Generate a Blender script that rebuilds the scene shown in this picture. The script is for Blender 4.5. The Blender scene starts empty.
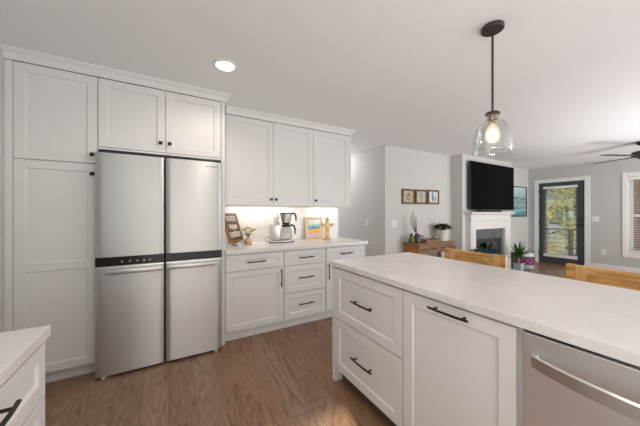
import bpy, bmesh, math, random
from mathutils import Matrix, Vector

random.seed(7)
SC = bpy.context.scene
COL = SC.collection

# ------------------------------------------------------------------ camera
YAW = math.atan2(149, 260.4)
cam_d = bpy.data.cameras.new('camera')
cam_d.sensor_width = 36
cam_d.lens = 260.4 / 640 * 36
cam_d.shift_y = -0.0008
cam_d.clip_start = 0.02
cam_d.clip_end = 200
cam = bpy.data.objects.new('camera', cam_d)
cam.location = (0, 0, 1.284)
cam.rotation_euler = (math.pi / 2, 0, -YAW)
COL.objects.link(cam)
SC.camera = cam

# ------------------------------------------------------------------ world, sun, lights, exposure
SC.view_settings.view_transform = 'Standard'
SC.view_settings.look = 'None'
SC.view_settings.gamma = 1
SC.view_settings.use_curve_mapping = False
SC.view_settings.exposure = 0.08
SC.cycles.max_bounces = 10
SC.cycles.diffuse_bounces = 6
SC.cycles.transparent_max_bounces = 16
SC.cycles.sample_clamp_indirect = 6

wd = bpy.data.worlds.new('sky')
SC.world = wd
wd.use_nodes = True
wn = wd.node_tree
bgn = wn.nodes['Background']
sky = wn.nodes.new('ShaderNodeTexSky')
sky.sky_type = 'HOSEK_WILKIE'
sky.sun_direction = Vector((-0.25, -1, 0.505)).normalized()
sky.turbidity = 4
wn.links.new(sky.outputs[0], bgn.inputs[0])
bgn.inputs[1].default_value = 4.5


def light(name, kind, loc, energy, color=(1, 1, 1), target=None, size=1, size_y=None, **kw):
    d = bpy.data.lights.new(name, kind)
    d.energy = energy
    d.color = color
    if kind == 'AREA':
        d.size = size
        if size_y:
            d.shape = 'RECTANGLE'
            d.size_y = size_y
    elif kind in ('POINT', 'SPOT'):
        d.shadow_soft_size = size
    for k, v in kw.items():
        setattr(d, k, v)
    o = bpy.data.objects.new(name, d)
    o.location = loc
    if target is not None:
        o.rotation_euler = (Vector(target) - Vector(loc)).to_track_quat('-Z', 'Y').to_euler()
    COL.objects.link(o)
    return o


light('sun', 'SUN', (12, -6, 10), 6.5, (1, .92, .80), target=(12.25, -5, 9.495), angle=0.012)
# wide area fills inside the unseen walls, added to stand in for daylight
light('daylight_fill_kitchen', 'AREA', (0.3, -2.9, 1.3), 8, (.93, .965, 1), target=(0.3, .2, 2.0), size=2.6, size_y=1.9)
light('side_fill', 'AREA', (-.97, -1.6, 1.45), 15, (.93, .965, 1), target=(2, -1.0, 1.5), size=1.6, size_y=1.1)  # added fill for the island front, no window in this wall
light('daylight_fill_living', 'AREA', (4.9, -2.9, 1.2), 90, (.93, .965, 1), target=(4.9, .2, 2.2), size=4.2, size_y=2.0)
# unseen upward fills behind the camera, added to brighten the ceiling
light('ceiling_fill_kitchen', 'AREA', (0.35, -1.5, .3), 43, (.93, .965, 1), target=(0.451, -1.5, 2.4), size=2.6, size_y=2.4)
light('ceiling_fill_living', 'AREA', (5.7, -1.45, .3), 125, (.93, .965, 1), target=(5.701, -1.45, 2.4), size=4.2, size_y=2.6)
light('hall_lamp', 'POINT', (2.74, 4.48, 2.24), 8, (1, .96, .92), size=0.08)
light('hall_fill', 'AREA', (2.67, 5.9, 1.3), 11, (.97, .98, 1), target=(2.8, 3.6, 1.2), size=.8, size_y=1.8)  # added fill to brighten the hall wall, the end wall is closed

# ------------------------------------------------------------------ materials
MATS = {}


def mat(name, col=(.8, .8, .8), rough=.5, metal=0, **kw):
    if name in MATS:
        return MATS[name]
    m = bpy.data.materials.new(name)
    m.use_nodes = True
    b = m.node_tree.nodes['Principled BSDF']
    b.inputs['Base Color'].default_value = (*col, 1)
    b.inputs['Roughness'].default_value = rough
    b.inputs['Metallic'].default_value = metal
    for k, v in kw.items():
        b.inputs[k].default_value = v
    MATS[name] = m
    return m


def nodes(m):
    nt = m.node_tree
    return nt, nt.nodes['Principled BSDF'], nt.nodes.new, nt.links.new


def ramp(nt, stops):
    r = nt.nodes.new('ShaderNodeValToRGB')
    e = r.color_ramp.elements
    while len(e) < len(stops):
        e.new(.5)
    for el, (p, c) in zip(e, stops):
        el.position = p
        el.color = (*c, 1)
    return r


def noise_mat(name, c1, c2, scale=(8, 8, 8), rough=.5, detail=4, metal=0, bump=0, lo=.35, hi=.65):
    """two-tone noise, stretched by scale, on object coordinates"""
    m = mat(name, c1, rough, metal)
    nt, b, N, L = nodes(m)
    tc = N('ShaderNodeTexCoord')
    mp = N('ShaderNodeMapping')
    mp.inputs['Scale'].default_value = scale
    nz = N('ShaderNodeTexNoise')
    nz.inputs['Scale'].default_value = 1
    nz.inputs['Detail'].default_value = detail
    r = ramp(nt, [(lo, c1), (hi, c2)])
    L(tc.outputs['Object'], mp.inputs[0])
    L(mp.outputs[0], nz.inputs[0])
    L(nz.outputs[0], r.inputs[0])
    L(r.outputs[0], b.inputs['Base Color'])
    if bump:
        bp = N('ShaderNodeBump')
        bp.inputs['Strength'].default_value = bump
        bp.inputs['Distance'].default_value = .01
        L(nz.outputs[0], bp.inputs['Height'])
        L(bp.outputs[0], b.inputs['Normal'])
    return m


WHITE = mat('cabinet_paint', (.745, .742, .735), .5)
WALL = noise_mat('wall_paint', (.63, .625, .615), (.645, .64, .63), (40, 40, 40), .8, bump=.02)
WALLG = noise_mat('grey_wall_paint', (.50, .497, .492), (.515, .512, .507), (40, 40, 40), .8, bump=.02)
CEIL = noise_mat('ceiling_paint', (.80, .815, .825), (.815, .83, .84), (60, 60, 60), .9, bump=.03)
TRIM = mat('trim_paint', (.77, .767, .76), .4)
BLACK = mat('black_metal', (.010, .009, .009), .5, .2)
BLACKP = mat('black_plastic', (.012, .012, .013), .3)
BRONZE = mat('bronze_metal', (.060, .048, .042), .45, .3)
GLOSSB = mat('black_glass', (.001, .001, .0015), .3, **{'Specular IOR Level': .03})
STRIPB = mat('fridge_black_panel', (.014, .010, .009), .2, **{'Specular IOR Level': .3})
CHROME = mat('chrome', (.75, .75, .75), .18, 1)
PLASTIC = mat('white_plastic', (.82, .815, .80), .35)


def steel(name, col, rough, axis):
    m = mat(name, col, rough, 1)
    nt, b, N, L = nodes(m)
    tc = N('ShaderNodeTexCoord')
    mp = N('ShaderNodeMapping')
    sc = [500, 500, 500]
    sc[axis] = 6
    mp.inputs['Scale'].default_value = sc
    nz = N('ShaderNodeTexNoise')
    nz.inputs['Scale'].default_value = 1
    nz.inputs['Detail'].default_value = 2
    bp = N('ShaderNodeBump')
    bp.inputs['Strength'].default_value = .12
    bp.inputs['Distance'].default_value = .002
    mr = N('ShaderNodeMapRange')
    mr.inputs['To Min'].default_value = rough - .05
    mr.inputs['To Max'].default_value = rough + .07
    L(tc.outputs['Object'], mp.inputs[0])
    L(mp.outputs[0], nz.inputs[0])
    L(nz.outputs[0], bp.inputs['Height'])
    L(nz.outputs[0], mr.inputs[0])
    L(mr.outputs[0], b.inputs['Roughness'])
    L(bp.outputs[0], b.inputs['Normal'])
    tg = N('ShaderNodeTangent')
    tg.direction_type = 'RADIAL'
    tg.axis = 'Z'
    L(tg.outputs[0], b.inputs['Tangent'])
    b.inputs['Anisotropic'].default_value = .85
    b.inputs['Anisotropic Rotation'].default_value = ANROT
    return m


ANROT = 0.25
STEEL = steel('brushed_steel', (.63, .63, .63), .42, 0)
STEELH = steel('handle_steel', (.72, .71, .70), .25, 0)
STEELDW = steel('dishwasher_steel', (.76, .76, .765), .38, 1)


def thin_glass(name, tint=(1, 1, 1), rough=.02, base=.04, edge=.5):
    m = bpy.data.materials.new(name)
    m.use_nodes = True
    nt = m.node_tree
    nt.nodes.clear()
    N, L = nt.nodes.new, nt.links.new
    out = N('ShaderNodeOutputMaterial')
    mix = N('ShaderNodeMixShader')
    tr = N('ShaderNodeBsdfTransparent')
    tr.inputs[0].default_value = (*tint, 1)
    gl = N('ShaderNodeBsdfGlossy')
    gl.inputs['Roughness'].default_value = rough
    lw = N('ShaderNodeLayerWeight')
    lw.inputs[0].default_value = .25
    mr = N('ShaderNodeMapRange')
    mr.inputs['To Min'].default_value = base
    mr.inputs['To Max'].default_value = edge
    L(lw.outputs['Facing'], mr.inputs[0])
    L(mr.outputs[0], mix.inputs[0])
    L(tr.outputs[0], mix.inputs[1])
    L(gl.outputs[0], mix.inputs[2])
    L(mix.outputs[0], out.inputs[0])
    return m


GLASS = thin_glass('window_glass', (.97, .98, .98))
SHADE = thin_glass('pendant_glass', (.95, .955, .95), .08, .08, .8)
CARAFE = thin_glass('carafe_glass', (.80, .80, .80), .03, .08, .6)


def emit(name, col, strength):
    m = bpy.data.materials.new(name)
    m.use_nodes = True
    b = m.node_tree.nodes['Principled BSDF']
    b.inputs['Base Color'].default_value = (*col, 1)
    b.inputs['Emission Color'].default_value = (*col, 1)
    b.inputs['Emission Strength'].default_value = strength
    return m


CANLIGHT = emit('can_lens', (1, .96, .88), 5)
BULB = emit('bulb_glow', (1, .72, .42), 9)
LEDSTRIP = emit('led_strip', (1, .93, .84), 4)


def floor_mat():
    m = mat('wood_floor', (.3, .2, .13), .3, **{'Specular IOR Level': .26})
    nt, b, N, L = nodes(m)
    tc = N('ShaderNodeTexCoord')
    sx = N('ShaderNodeSeparateXYZ')
    L(tc.outputs['Object'], sx.inputs[0])

    def M(op, a, bb=None):
        n = N('ShaderNodeMath')
        n.operation = op
        for i, v in enumerate((a, bb)):
            if v is None:
                continue
            if isinstance(v, (int, float)):
                n.inputs[i].default_value = v
            else:
                L(v, n.inputs[i])
        return n.outputs[0]
    W = .165
    xs = M('DIVIDE', M('ADD', sx.outputs[0], .012), W)
    idx = M('FLOOR', xs)
    fx = M('FRACT', xs)
    wn1 = N('ShaderNodeTexWhiteNoise')
    wn1.noise_dimensions = '1D'
    L(idx, wn1.inputs['W'])
    yo = M('ADD', M('DIVIDE', sx.outputs[1], 1.55), M('MULTIPLY', wn1.outputs[0], 7.3))
    yi = M('FLOOR', yo)
    fy = M('FRACT', yo)
    cmb = N('ShaderNodeCombineXYZ')
    L(idx, cmb.inputs[0])
    L(yi, cmb.inputs[1])
    wn2 = N('ShaderNodeTexWhiteNoise')
    wn2.noise_dimensions = '2D'
    L(cmb.outputs[0], wn2.inputs['Vector'])
    # grain: warped rings, stretched along the plank
    cg = N('ShaderNodeCombineXYZ')
    L(M('MULTIPLY', sx.outputs[0], 6.5), cg.inputs[0])
    L(M('ADD', M('MULTIPLY', sx.outputs[1], .75), M('MULTIPLY', wn2.outputs[0], 31)), cg.inputs[1])
    L(M('MULTIPLY', wn2.outputs[0], 17), cg.inputs[2])
    n1 = N('ShaderNodeTexNoise')
    n1.inputs['Scale'].default_value = 1.0
    n1.inputs['Detail'].default_value = 1.2
    n1.inputs['Roughness'].default_value = .45
    L(cg.outputs[0], n1.inputs[0])
    rings = M('FRACT', M('MULTIPLY', n1.outputs[0], 17))
    tri = M('ABSOLUTE', M('SUBTRACT', M('MULTIPLY', rings, 2), 1))
    cf = N('ShaderNodeCombineXYZ')
    L(M('MULTIPLY', sx.outputs[0], 130), cf.inputs[0])
    L(M('MULTIPLY', sx.outputs[1], 5), cf.inputs[1])
    n2 = N('ShaderNodeTexNoise')
    n2.inputs['Scale'].default_value = 1
    n2.inputs['Detail'].default_value = 3
    L(cf.outputs[0], n2.inputs[0])
    g = M('ADD', M('MULTIPLY', M('POWER', tri, 2.0), .52), M('MULTIPLY', n2.outputs[0], .42))
    r = ramp(nt, [(.10, (.335, .198, .128)), (.45, (.280, .160, .101)), (.92, (.150, .080, .049))])
    L(g, r.inputs[0])
    hsv = N('ShaderNodeHueSaturation')
    L(M('ADD', M('MULTIPLY', wn2.outputs[0], .20), .90), hsv.inputs['Value'])
    L(M('ADD', M('MULTIPLY', wn1.outputs[0], .2), .88), hsv.inputs['Saturation'])
    L(r.outputs[0], hsv.inputs['Color'])
    # seams
    ex = M('MINIMUM', fx, M('SUBTRACT', 1, fx))
    ey = M('MINIMUM', fy, M('SUBTRACT', 1, fy))
    seam = M('MINIMUM', M('GREATER_THAN', ex, .007), M('GREATER_THAN', ey, .0012))
    mx = N('ShaderNodeMix')
    mx.data_type = 'RGBA'
    mx.inputs['A'].default_value = (.12, .068, .042, 1)
    L(seam, mx.inputs['Factor'])
    L(hsv.outputs[0], mx.inputs['B'])
    L(mx.outputs['Result'], b.inputs['Base Color'])
    bp = N('ShaderNodeBump')
    bp.inputs['Strength'].default_value = .25
    bp.inputs['Distance'].default_value = .004
    L(M('SUBTRACT', seam, M('MULTIPLY', g, .3)), bp.inputs['Height'])
    L(bp.outputs[0], b.inputs['Normal'])
    L(M('ADD', M('MULTIPLY', g, .15), .22), b.inputs['Roughness'])
    return m


FLOOR = floor_mat()


def quartz_mat():
    m = mat('quartz', (.8, .78, .76), .22)
    nt, b, N, L = nodes(m)
    tc = N('ShaderNodeTexCoord')
    n1 = N('ShaderNodeTexNoise')
    n1.inputs['Scale'].default_value = 3.5
    n1.inputs['Detail'].default_value = 9
    n1.inputs['Roughness'].default_value = .65
    n1.inputs['Distortion'].default_value = .8
    n2 = N('ShaderNodeTexNoise')
    n2.inputs['Scale'].default_value = 160
    r = ramp(nt, [(.3, (.70, .675, .66)), (.5, (.775, .755, .74)), (.7, (.80, .785, .77))])
    r2 = ramp(nt, [(.3, (.93, .92, .91)), (.55, (1, 1, 1))])
    mx = N('ShaderNodeMix')
    mx.data_type = 'RGBA'
    mx.blend_type = 'MULTIPLY'
    mx.inputs['Factor'].default_value = .6
    L(tc.outputs['Object'], n1.inputs[0])
    L(tc.outputs['Object'], n2.inputs[0])
    L(n1.outputs[0], r.inputs[0])
    L(n2.outputs[0], r2.inputs[0])
    L(r.outputs[0], mx.inputs['A'])
    L(r2.outputs[0], mx.inputs['B'])
    L(mx.outputs['Result'], b.inputs['Base Color'])
    return m


QUARTZ = quartz_mat()


def tile_mat():
    m = mat('splash_tile', (.8, .79, .77), .2)
    nt, b, N, L = nodes(m)
    tc = N('ShaderNodeTexCoord')
    mp = N('ShaderNodeMapping')
    mp.inputs['Rotation'].default_value = (math.pi / 2, 0, 0)
    br = N('ShaderNodeTexBrick')
    br.inputs['Scale'].default_value = 1
    br.inputs['Brick Width'].default_value = .30
    br.inputs['Row Height'].default_value = .0508
    br.inputs['Mortar Size'].default_value = .0016
    br.inputs['Color1'].default_value = (.81, .795, .77, 1)
    br.inputs['Color2'].default_value = (.765, .75, .725, 1)
    br.inputs['Mortar'].default_value = (.62, .605, .59, 1)
    bp = N('ShaderNodeBump')
    bp.inputs['Strength'].default_value = .4
    bp.inputs['Distance'].default_value = .003
    bp.invert = True
    L(tc.outputs['Object'], mp.inputs[0])
    L(mp.outputs[0], br.inputs[0])
    L(br.outputs['Color'], b.inputs['Base Color'])
    L(br.outputs['Fac'], bp.inputs['Height'])
    L(bp.outputs[0], b.inputs['Normal'])
    return m


TILE = tile_mat()
OAK = noise_mat('honey_oak', (.66, .39, .135), (.40, .185, .05), (70, 5, 50), .42, 5)
OAKL = noise_mat('pale_honey_oak', (.70, .43, .19), (.60, .34, .13), (50, 40, 5), .42, 5)
RUSTIC = noise_mat('rustic_wood', (.13, .064, .034), (.40, .235, .135), (5, 45, 45), .55, 5, bump=.3)
ORANGEW = noise_mat('orange_wood', (.58, .23, .05), (.42, .145, .03), (20, 20, 4), .5, 5)
GOLD = noise_mat('gilded_wood', (.60, .34, .10), (.78, .53, .22), (60, 60, 60), .38, 3)
LEAF = noise_mat('leaf_green', (.012, .085, .018), (.04, .19, .04), (20, 20, 20), .7)
LEAFD = noise_mat('dark_leaf', (.010, .032, .008), (.055, .085, .015), (30, 30, 30), .7)
LEAFT = noise_mat('teal_leaf', (.012, .04, .045), (.03, .09, .085), (30, 30, 30), .7)


for m_ in (LEAF, LEAFD, LEAFT):
    m_.node_tree.nodes['Principled BSDF'].inputs['Specular IOR Level'].default_value = .2


# ------------------------------------------------------------------ mesh helpers
class MB:
    """collects shapes in one bmesh; M maps local coordinates to world"""

    def __init__(self, M=None):
        self.bm = bmesh.new()
        self.M = M or Matrix.Identity(4)

    def box(self, x0, x1, y0, y1, z0, z1, bev=0, seg=2):
        bm = self.bm
        vs = [bm.verts.new((x, y, z)) for x in (x0, x1) for y in (y0, y1) for z in (z0, z1)]
        fs = [(0, 1, 3, 2), (4, 6, 7, 5), (0, 4, 5, 1), (2, 3, 7, 6), (0, 2, 6, 4), (1, 5, 7, 3)]
        faces = [bm.faces.new([vs[i] for i in f]) for f in fs]
        if bev:
            ed = list({e for f in faces for e in f.edges})
            bmesh.ops.bevel(bm, geom=ed, offset=bev, segments=seg, profile=.5, affect='EDGES')
        return self

    def quad(self, *pts):
        self.bm.faces.new([self.bm.verts.new(p) for p in pts])
        return self

    def prism(self, pts, axis, a0, a1):
        """closed 2-D outline pts swept along axis from a0 to a1"""
        def P(p, a):
            return {0: (a, p[0], p[1]), 1: (p[0], a, p[1]), 2: (p[0], p[1], a)}[axis]
        A = [self.bm.verts.new(P(p, a0)) for p in pts]
        B = [self.bm.verts.new(P(p, a1)) for p in pts]
        n = len(pts)
        self.bm.faces.new(A)
        self.bm.faces.new(B[::-1])
        for i in range(n):
            self.bm.faces.new((A[i], A[(i + 1) % n], B[(i + 1) % n], B[i]))
        return self

    def lathe(self, prof, c=(0, 0), n=32, cap=True):
        rings = []
        for r, z in prof:
            rings.append([self.bm.verts.new((c[0] + r * math.cos(2 * math.pi * k / n), c[1] + r * math.sin(2 * math.pi * k / n), z)) for k in range(n)])
        for a, b in zip(rings, rings[1:]):
            for k in range(n):
                self.bm.faces.new((a[k], a[(k + 1) % n], b[(k + 1) % n], b[k]))
        if cap:
            self.bm.faces.new(rings[0][::-1])
            self.bm.faces.new(rings[-1])
        return self

    def tube(self, pts, r, n=10, caps=True):
        pts = [Vector(p) for p in pts]
        rr = r if isinstance(r, (list, tuple)) else [r] * len(pts)
        rings = []
        up = None
        for i, p in enumerate(pts):
            d = (pts[min(i + 1, len(pts) - 1)] - pts[max(i - 1, 0)]).normalized()
            if up is None:
                up = Vector((0, 0, 1)) if abs(d.z) < .9 else Vector((1, 0, 0))
            u = (up - d * up.dot(d)).normalized()
            up = u
            v = d.cross(u)
            rings.append([self.bm.verts.new(p + rr[i] * (u * math.cos(2 * math.pi * k / n) + v * math.sin(2 * math.pi * k / n))) for k in range(n)])
        for a, b in zip(rings, rings[1:]):
            for k in range(n):
                self.bm.faces.new((a[k], a[(k + 1) % n], b[(k + 1) % n], b[k]))
        if caps:
            self.bm.faces.new(rings[0][::-1])
            self.bm.faces.new(rings[-1])
        return self

    def strip(self, sections):
        """loft closed sections (lists of points)"""
        R = [[self.bm.verts.new(p) for p in s] for s in sections]
        n = len(R[0])
        for a, b in zip(R, R[1:]):
            for k in range(n):
                self.bm.faces.new((a[k], a[(k + 1) % n], b[(k + 1) % n], b[k]))
        self.bm.faces.new(R[0][::-1])
        self.bm.faces.new(R[-1])
        return self

    def leaf(self, base, tip, w, bend=.0, n=5):
        base, tip = Vector(base), Vector(tip)
        d = tip - base
        side = d.cross(Vector((0, 0, 1)))
        if side.length < 1e-5:
            side = Vector((1, 0, 0))
        side.normalize()
        nor = side.cross(d).normalized()
        L, C, R = [], [], []
        for i in range(n + 1):
            t = i / n
            p = base + d * t + Vector((0, 0, -bend * t * t))
            ww = w * (math.sin(math.pi * (t * .9 + .08)) ** .8) if i < n else 0.001
            L.append(self.bm.verts.new(p - side * ww + nor * ww * .25))
            C.append(self.bm.verts.new(p))
            R.append(self.bm.verts.new(p + side * ww + nor * ww * .25))
        for i in range(n):
            self.bm.faces.new((L[i], C[i], C[i + 1], L[i + 1]))
            self.bm.faces.new((C[i], R[i], R[i + 1], C[i + 1]))
        return self

    def build(self, name, m, parent=None, smooth=False, origin=None, fix=True):
        bm = self.bm
        bm.transform(self.M)
        if fix:
            bmesh.ops.recalc_face_normals(bm, faces=bm.faces)
        W = Vector((0, 0, 0))
        p = parent
        while p is not None:
            W += Vector(p.location)
            p = p.parent
        if origin is not None:
            W = W + Vector(origin)
        bm.transform(Matrix.Translation(-W))
        if smooth:
            for f in bm.faces:
                f.smooth = True
            for e in bm.edges:
                if len(e.link_faces) == 2 and e.calc_face_angle(0) > .6:
                    e.smooth = False
        me = bpy.data.meshes.new(name)
        bm.to_mesh(me)
        bm.free()
        me.materials.append(m)
        o = bpy.data.objects.new(name, me)
        COL.objects.link(o)
        if parent is not None:
            o.parent = parent
        if origin is not None:
            o.location = origin
        return o


def tag(o, label, cat, group=None):
    o['label'] = label
    o['category'] = cat
    if group:
        o['group'] = group
    return o


def thing(name, loc, label, cat, group=None):
    o = bpy.data.objects.new(name, None)
    o.empty_display_size = .1
    o.location = loc
    COL.objects.link(o)
    return tag(o, label, cat, group)


def struct(mb, name, m, **kw):
    o = mb.build(name, m, **kw)
    o['kind'] = 'structure'
    return o


def dup(root):
    r = root.copy()
    COL.objects.link(r)
    for ch in list(root.children):
        c = ch.copy()
        COL.objects.link(c)
        c.parent = r
        for g in list(ch.children):
            d = g.copy()
            COL.objects.link(d)
            d.parent = c
    return r


# facing frames: local x = along the run, y = out of the front, z = up
FB = Matrix(((1, 0, 0, 0), (0, -1, 0, 0), (0, 0, 1, 0), (0, 0, 0, 1)))       # faces -Y : x=X  y=-Y
FI = Matrix(((0, -1, 0, 0), (-1, 0, 0, 0), (0, 0, 1, 0), (0, 0, 0, 1)))      # faces -X : x=-Y y=-X
FL = Matrix(((0, 1, 0, 0), (1, 0, 0, 0), (0, 0, 1, 0), (0, 0, 0, 1)))        # faces +X : x=Y  y=X
FX = FI


def shaker(M, x0, x1, z0, z1, yf, name, parent, t=.019, rail=.057, mids=(), m=None):
    """shaker front: stiles, rails and recessed bevelled panels in one mesh"""
    mb = MB(M)
    yb = yf - t
    g = .0018
    x0 += g; x1 -= g; z0 += g; z1 -= g
    c = .0012
    mb.box(x0, x0 + rail, yb, yf, z0, z1)
    mb.box(x1 - rail, x1, yb, yf, z0, z1)
    cuts = [z0] + list(mids) + [z1]
    rails = [(z0, z0 + rail), (z1 - rail, z1)] + [(q - rail / 2, q + rail / 2) for q in mids]
    rails.sort()
    for a, b in rails:
        mb.box(x0 + rail, x1 - rail, yb, yf, a, b)
    for (a0, a1), (b0, b1) in zip(rails, rails[1:]):
        X0, X1, Z0, Z1 = x0 + rail, x1 - rail, a1, b0
        s, dp = .007, .0085
        o = [(X0, yf, Z0), (X1, yf, Z0), (X1, yf, Z1), (X0, yf, Z1)]
        i = [(X0 + s, yf - dp, Z0 + s), (X1 - s, yf - dp, Z0 + s), (X1 - s, yf - dp, Z1 - s), (X0 + s, yf - dp, Z1 - s)]
        for k in range(4):
            mb.quad(o[k], o[(k + 1) % 4], i[(k + 1) % 4], i[k])
        mb.quad(*i)
        mb.quad(*[(p[0], yb, p[2]) for p in o][::-1])
    return mb.build(name, m or WHITE, parent)


def bar_pull(M, cx, cz, yf, parent, L=.192, vertical=False, r=.006, out=.032):
    mb = MB(M)
    h = L / 2
    f = (lambda a, y: (cx, y, cz + a)) if vertical else (lambda a, y: (cx + a, y, cz))
    mb.tube([f(-h, yf + out - .004), f(-h * .5, yf + out), f(0, yf + out + .001), f(h * .5, yf + out), f(h, yf + out - .004)], r, 8)
    for s in (-1, 1):
        mb.tube([f(s * h * .72, yf - .001), f(s * h * .72, yf + out)], r * .85, 8)
    return mb.build('handle', BLACK, parent, True)


def knob(M, cx, cz, yf, parent):
    mb = MB(M)
    mb.tube([(cx, yf - .001, cz), (cx, yf + .014, cz)], .006, 8)
    mb.box(cx - .0135, cx + .0135, yf + .013, yf + .026, cz - .0135, cz + .0135, .002)
    return mb.build('knob', BLACK, parent)


# ------------------------------------------------------------------ room shell
CZ = 2.43
XL, XR, YB, YF = -1.005, 8.3, 3.28, -3.0
struct(MB().box(XL - .15, XR + .15, YF - .15, 6.2, -.1, 0), 'floor', FLOOR)
struct(MB().box(XL - .15, XR + .15, YF - .15, 6.2, CZ, CZ + .1), 'ceiling', CEIL)
struct(MB().box(XL - .12, XL, YF, 6, 0, CZ), 'wall_left', WALL)
struct(MB().box(XL, 2.19, YB, YB + .12, 0, CZ), 'wall_back', WALL)
struct(MB().box(2.07, 2.19, YB + .12, 6, 0, CZ), 'wall_hall_left', WALL)
struct(MB().box(2.07, 3.27, 6, 6.12, 0, CZ), 'wall_hall_end', WALL)
struct(MB().box(3.15, 3.27, YB, 6, 0, CZ), 'wall_hall_right', WALL)
struct(MB().box(3.27, XR, YB, YB + .12, 0, CZ), 'wall_living', WALL)
# chimney breast with a recess for the firebox
bx0, bx1, by = 4.95, 6.84, 3.04
mb = MB()
mb.box(bx0, 5.25, by, YB, 0, CZ)
mb.box(6.37, bx1, by, YB, 0, CZ)
mb.box(5.25, 6.37, by, YB, .93, CZ)
struct(mb, 'wall_chimney', WALL)
# right wall with a door and a window opening
dy0, dy1, dz = 2.185, 3.052, 2.035
wy0, wy1, wz0, wz1 = .62, 1.535, .43, 2.04
mb = MB()
mb.box(XR, XR + .15, dy1, YB + .12, 0, CZ)
mb.box(XR, XR + .15, dy0, dy1, dz, CZ)
mb.box(XR, XR + .15, wy1, dy0, 0, CZ)
mb.box(XR, XR + .15, wy0, wy1, 0, wz0)
mb.box(XR, XR + .15, wy0, wy1, wz1, CZ)
mb.box(XR, XR + .15, YF, wy0, 0, CZ)
struct(mb, 'wall_right', WALLG)
# wall behind the camera with a kitchen window and a sliding door opening
mb = MB()
ops = [(-.7, -.1, .02, 2.3), (4.3, 6.9, 0.02, 2.3)]
xs = XL
for a, b, z0, z1 in ops:
    mb.box(xs, a, YF - .15, YF, 0, CZ)
    mb.box(a, b, YF - .15, YF, z1, CZ)
    mb.box(a, b, YF - .15, YF, 0, z0)
    xs = b
mb.box(xs, XR, YF - .15, YF, 0, CZ)
struct(mb, 'wall_front', WALL)


def base(name, M, x0, x1, y):
    mb = MB(M)
    mb.box(x0, x1, y, y + .012, 0, .125)
    mb.box(x0, x1, y, y + .008, .125, .14)
    struct(mb, name, TRIM)


base('baseboard_living', FB, 3.15, bx0, -YB)
base('baseboard_living_corner', FB, bx1, XR, -YB)
base('baseboard_right', FI, -(dy0 - .09), 1.0, -XR)
base('baseboard_hall', FI, -6, -YB, -3.15)

# door casing, window casing
mb = MB()
for a, b, z0, z1 in ((dy1, dy1 + .092, 0, dz + .09), (dy0 - .092, dy0, 0, dz + .09), (dy0, dy1, dz, dz + .09)):
    mb.box(XR - .018, XR, a, b, z0, z1, .003)
struct(mb, 'trim_door', TRIM)
mb = MB()
mb.box(XR - .02, XR, wy1, wy1 + .072, wz0 - .09, wz1 + .085, .003)
mb.box(XR - .02, XR, wy0 - .072, wy0, wz0 - .09, wz1 + .085, .003)
mb.box(XR - .02, XR, wy0, wy1, wz1, wz1 + .085, .003)
mb.box(XR - .02, XR, wy0, wy1, wz0 - .09, wz0, .003)
mb.box(XR, XR + .15, wy1 - .012, wy1, wz0, wz1)
mb.box(XR, XR + .15, wy0, wy0 + .012, wz0, wz1)
mb.box(XR, XR + .15, wy0, wy1, wz1 - .012, wz1)
mb.box(XR, XR + .15, wy0, wy1, wz0, wz0 + .012)
struct(mb, 'trim_window', TRIM)

# glazed exterior door with a blind behind the glass
SLATE = mat('slate_door_paint', (.052, .060, .070), .42)
d = struct(MB(), 'door_1', SLATE)
dx0, dx1 = XR + .012, XR + .057
gy0, gy1, gz0, gz1 = 2.318, 2.925, .17, 1.905
mb = MB()
mb.box(dx0, dx1, dy0 + .004, gy0, .012, dz - .004, .002)
mb.box(dx0, dx1, gy1, dy1 - .004, .012, dz - .004, .002)
mb.box(dx0, dx1, gy0, gy1, .012, gz0)
mb.box(dx0, dx1, gy0, gy1, gz1, dz - .004)
bpy.data.objects.remove(d)
d = struct(mb, 'door_1', SLATE)
mb = MB()
for a, b, z0, z1 in ((gy0, gy0 + .022, gz0, gz1), (gy1 - .022, gy1, gz0, gz1), (gy0, gy1, gz0, gz0 + .022), (gy0, gy1, gz1 - .022, gz1)):
    mb.box(dx0 - .008, dx0 + .004, a, b, z0, z1, .002)
mb.build('lite_frame', SLATE, d)
MB().box(dx0 + .025, dx0 + .029, gy0, gy1, gz0, gz1).build('door_glass', GLASS, d)
mb = MB()
mb.tube([(dx0 - .012, 2.244, .99), (dx0 + .002, 2.244, .99)], .026, 16)
mb.tube([(dx0 - .05, 2.244, .99), (dx0, 2.244, .99)], .01, 10)
mb.tube([(dx0 - .047, 2.244, .99), (dx0 - .05, 2.34, .99)], .009, 10)
mb.build('door_handle', BLACK, d, True)
mb = MB()
mb.tube([(dx0 - .016, 2.244, 1.13), (dx0 + .002, 2.244, 1.13)], .03, 16)
mb.box(dx0 - .035, dx0 - .014, 2.238, 2.25, 1.11, 1.15, .003)
mb.build('deadbolt', BLACK, d)
for z in (.25, 1.02, 1.82):
    MB().tube([(XR - .004, dy1 + .001, z - .05), (XR - .004, dy1 + .001, z + .05)], .009, 10).build('hinge', BLACK, d, True)
struct(MB().box(XR, XR + .15, dy0, dy1, 0, .011), 'trim_threshold', mat('threshold_wood', (.16, .075, .04), .4))


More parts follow.
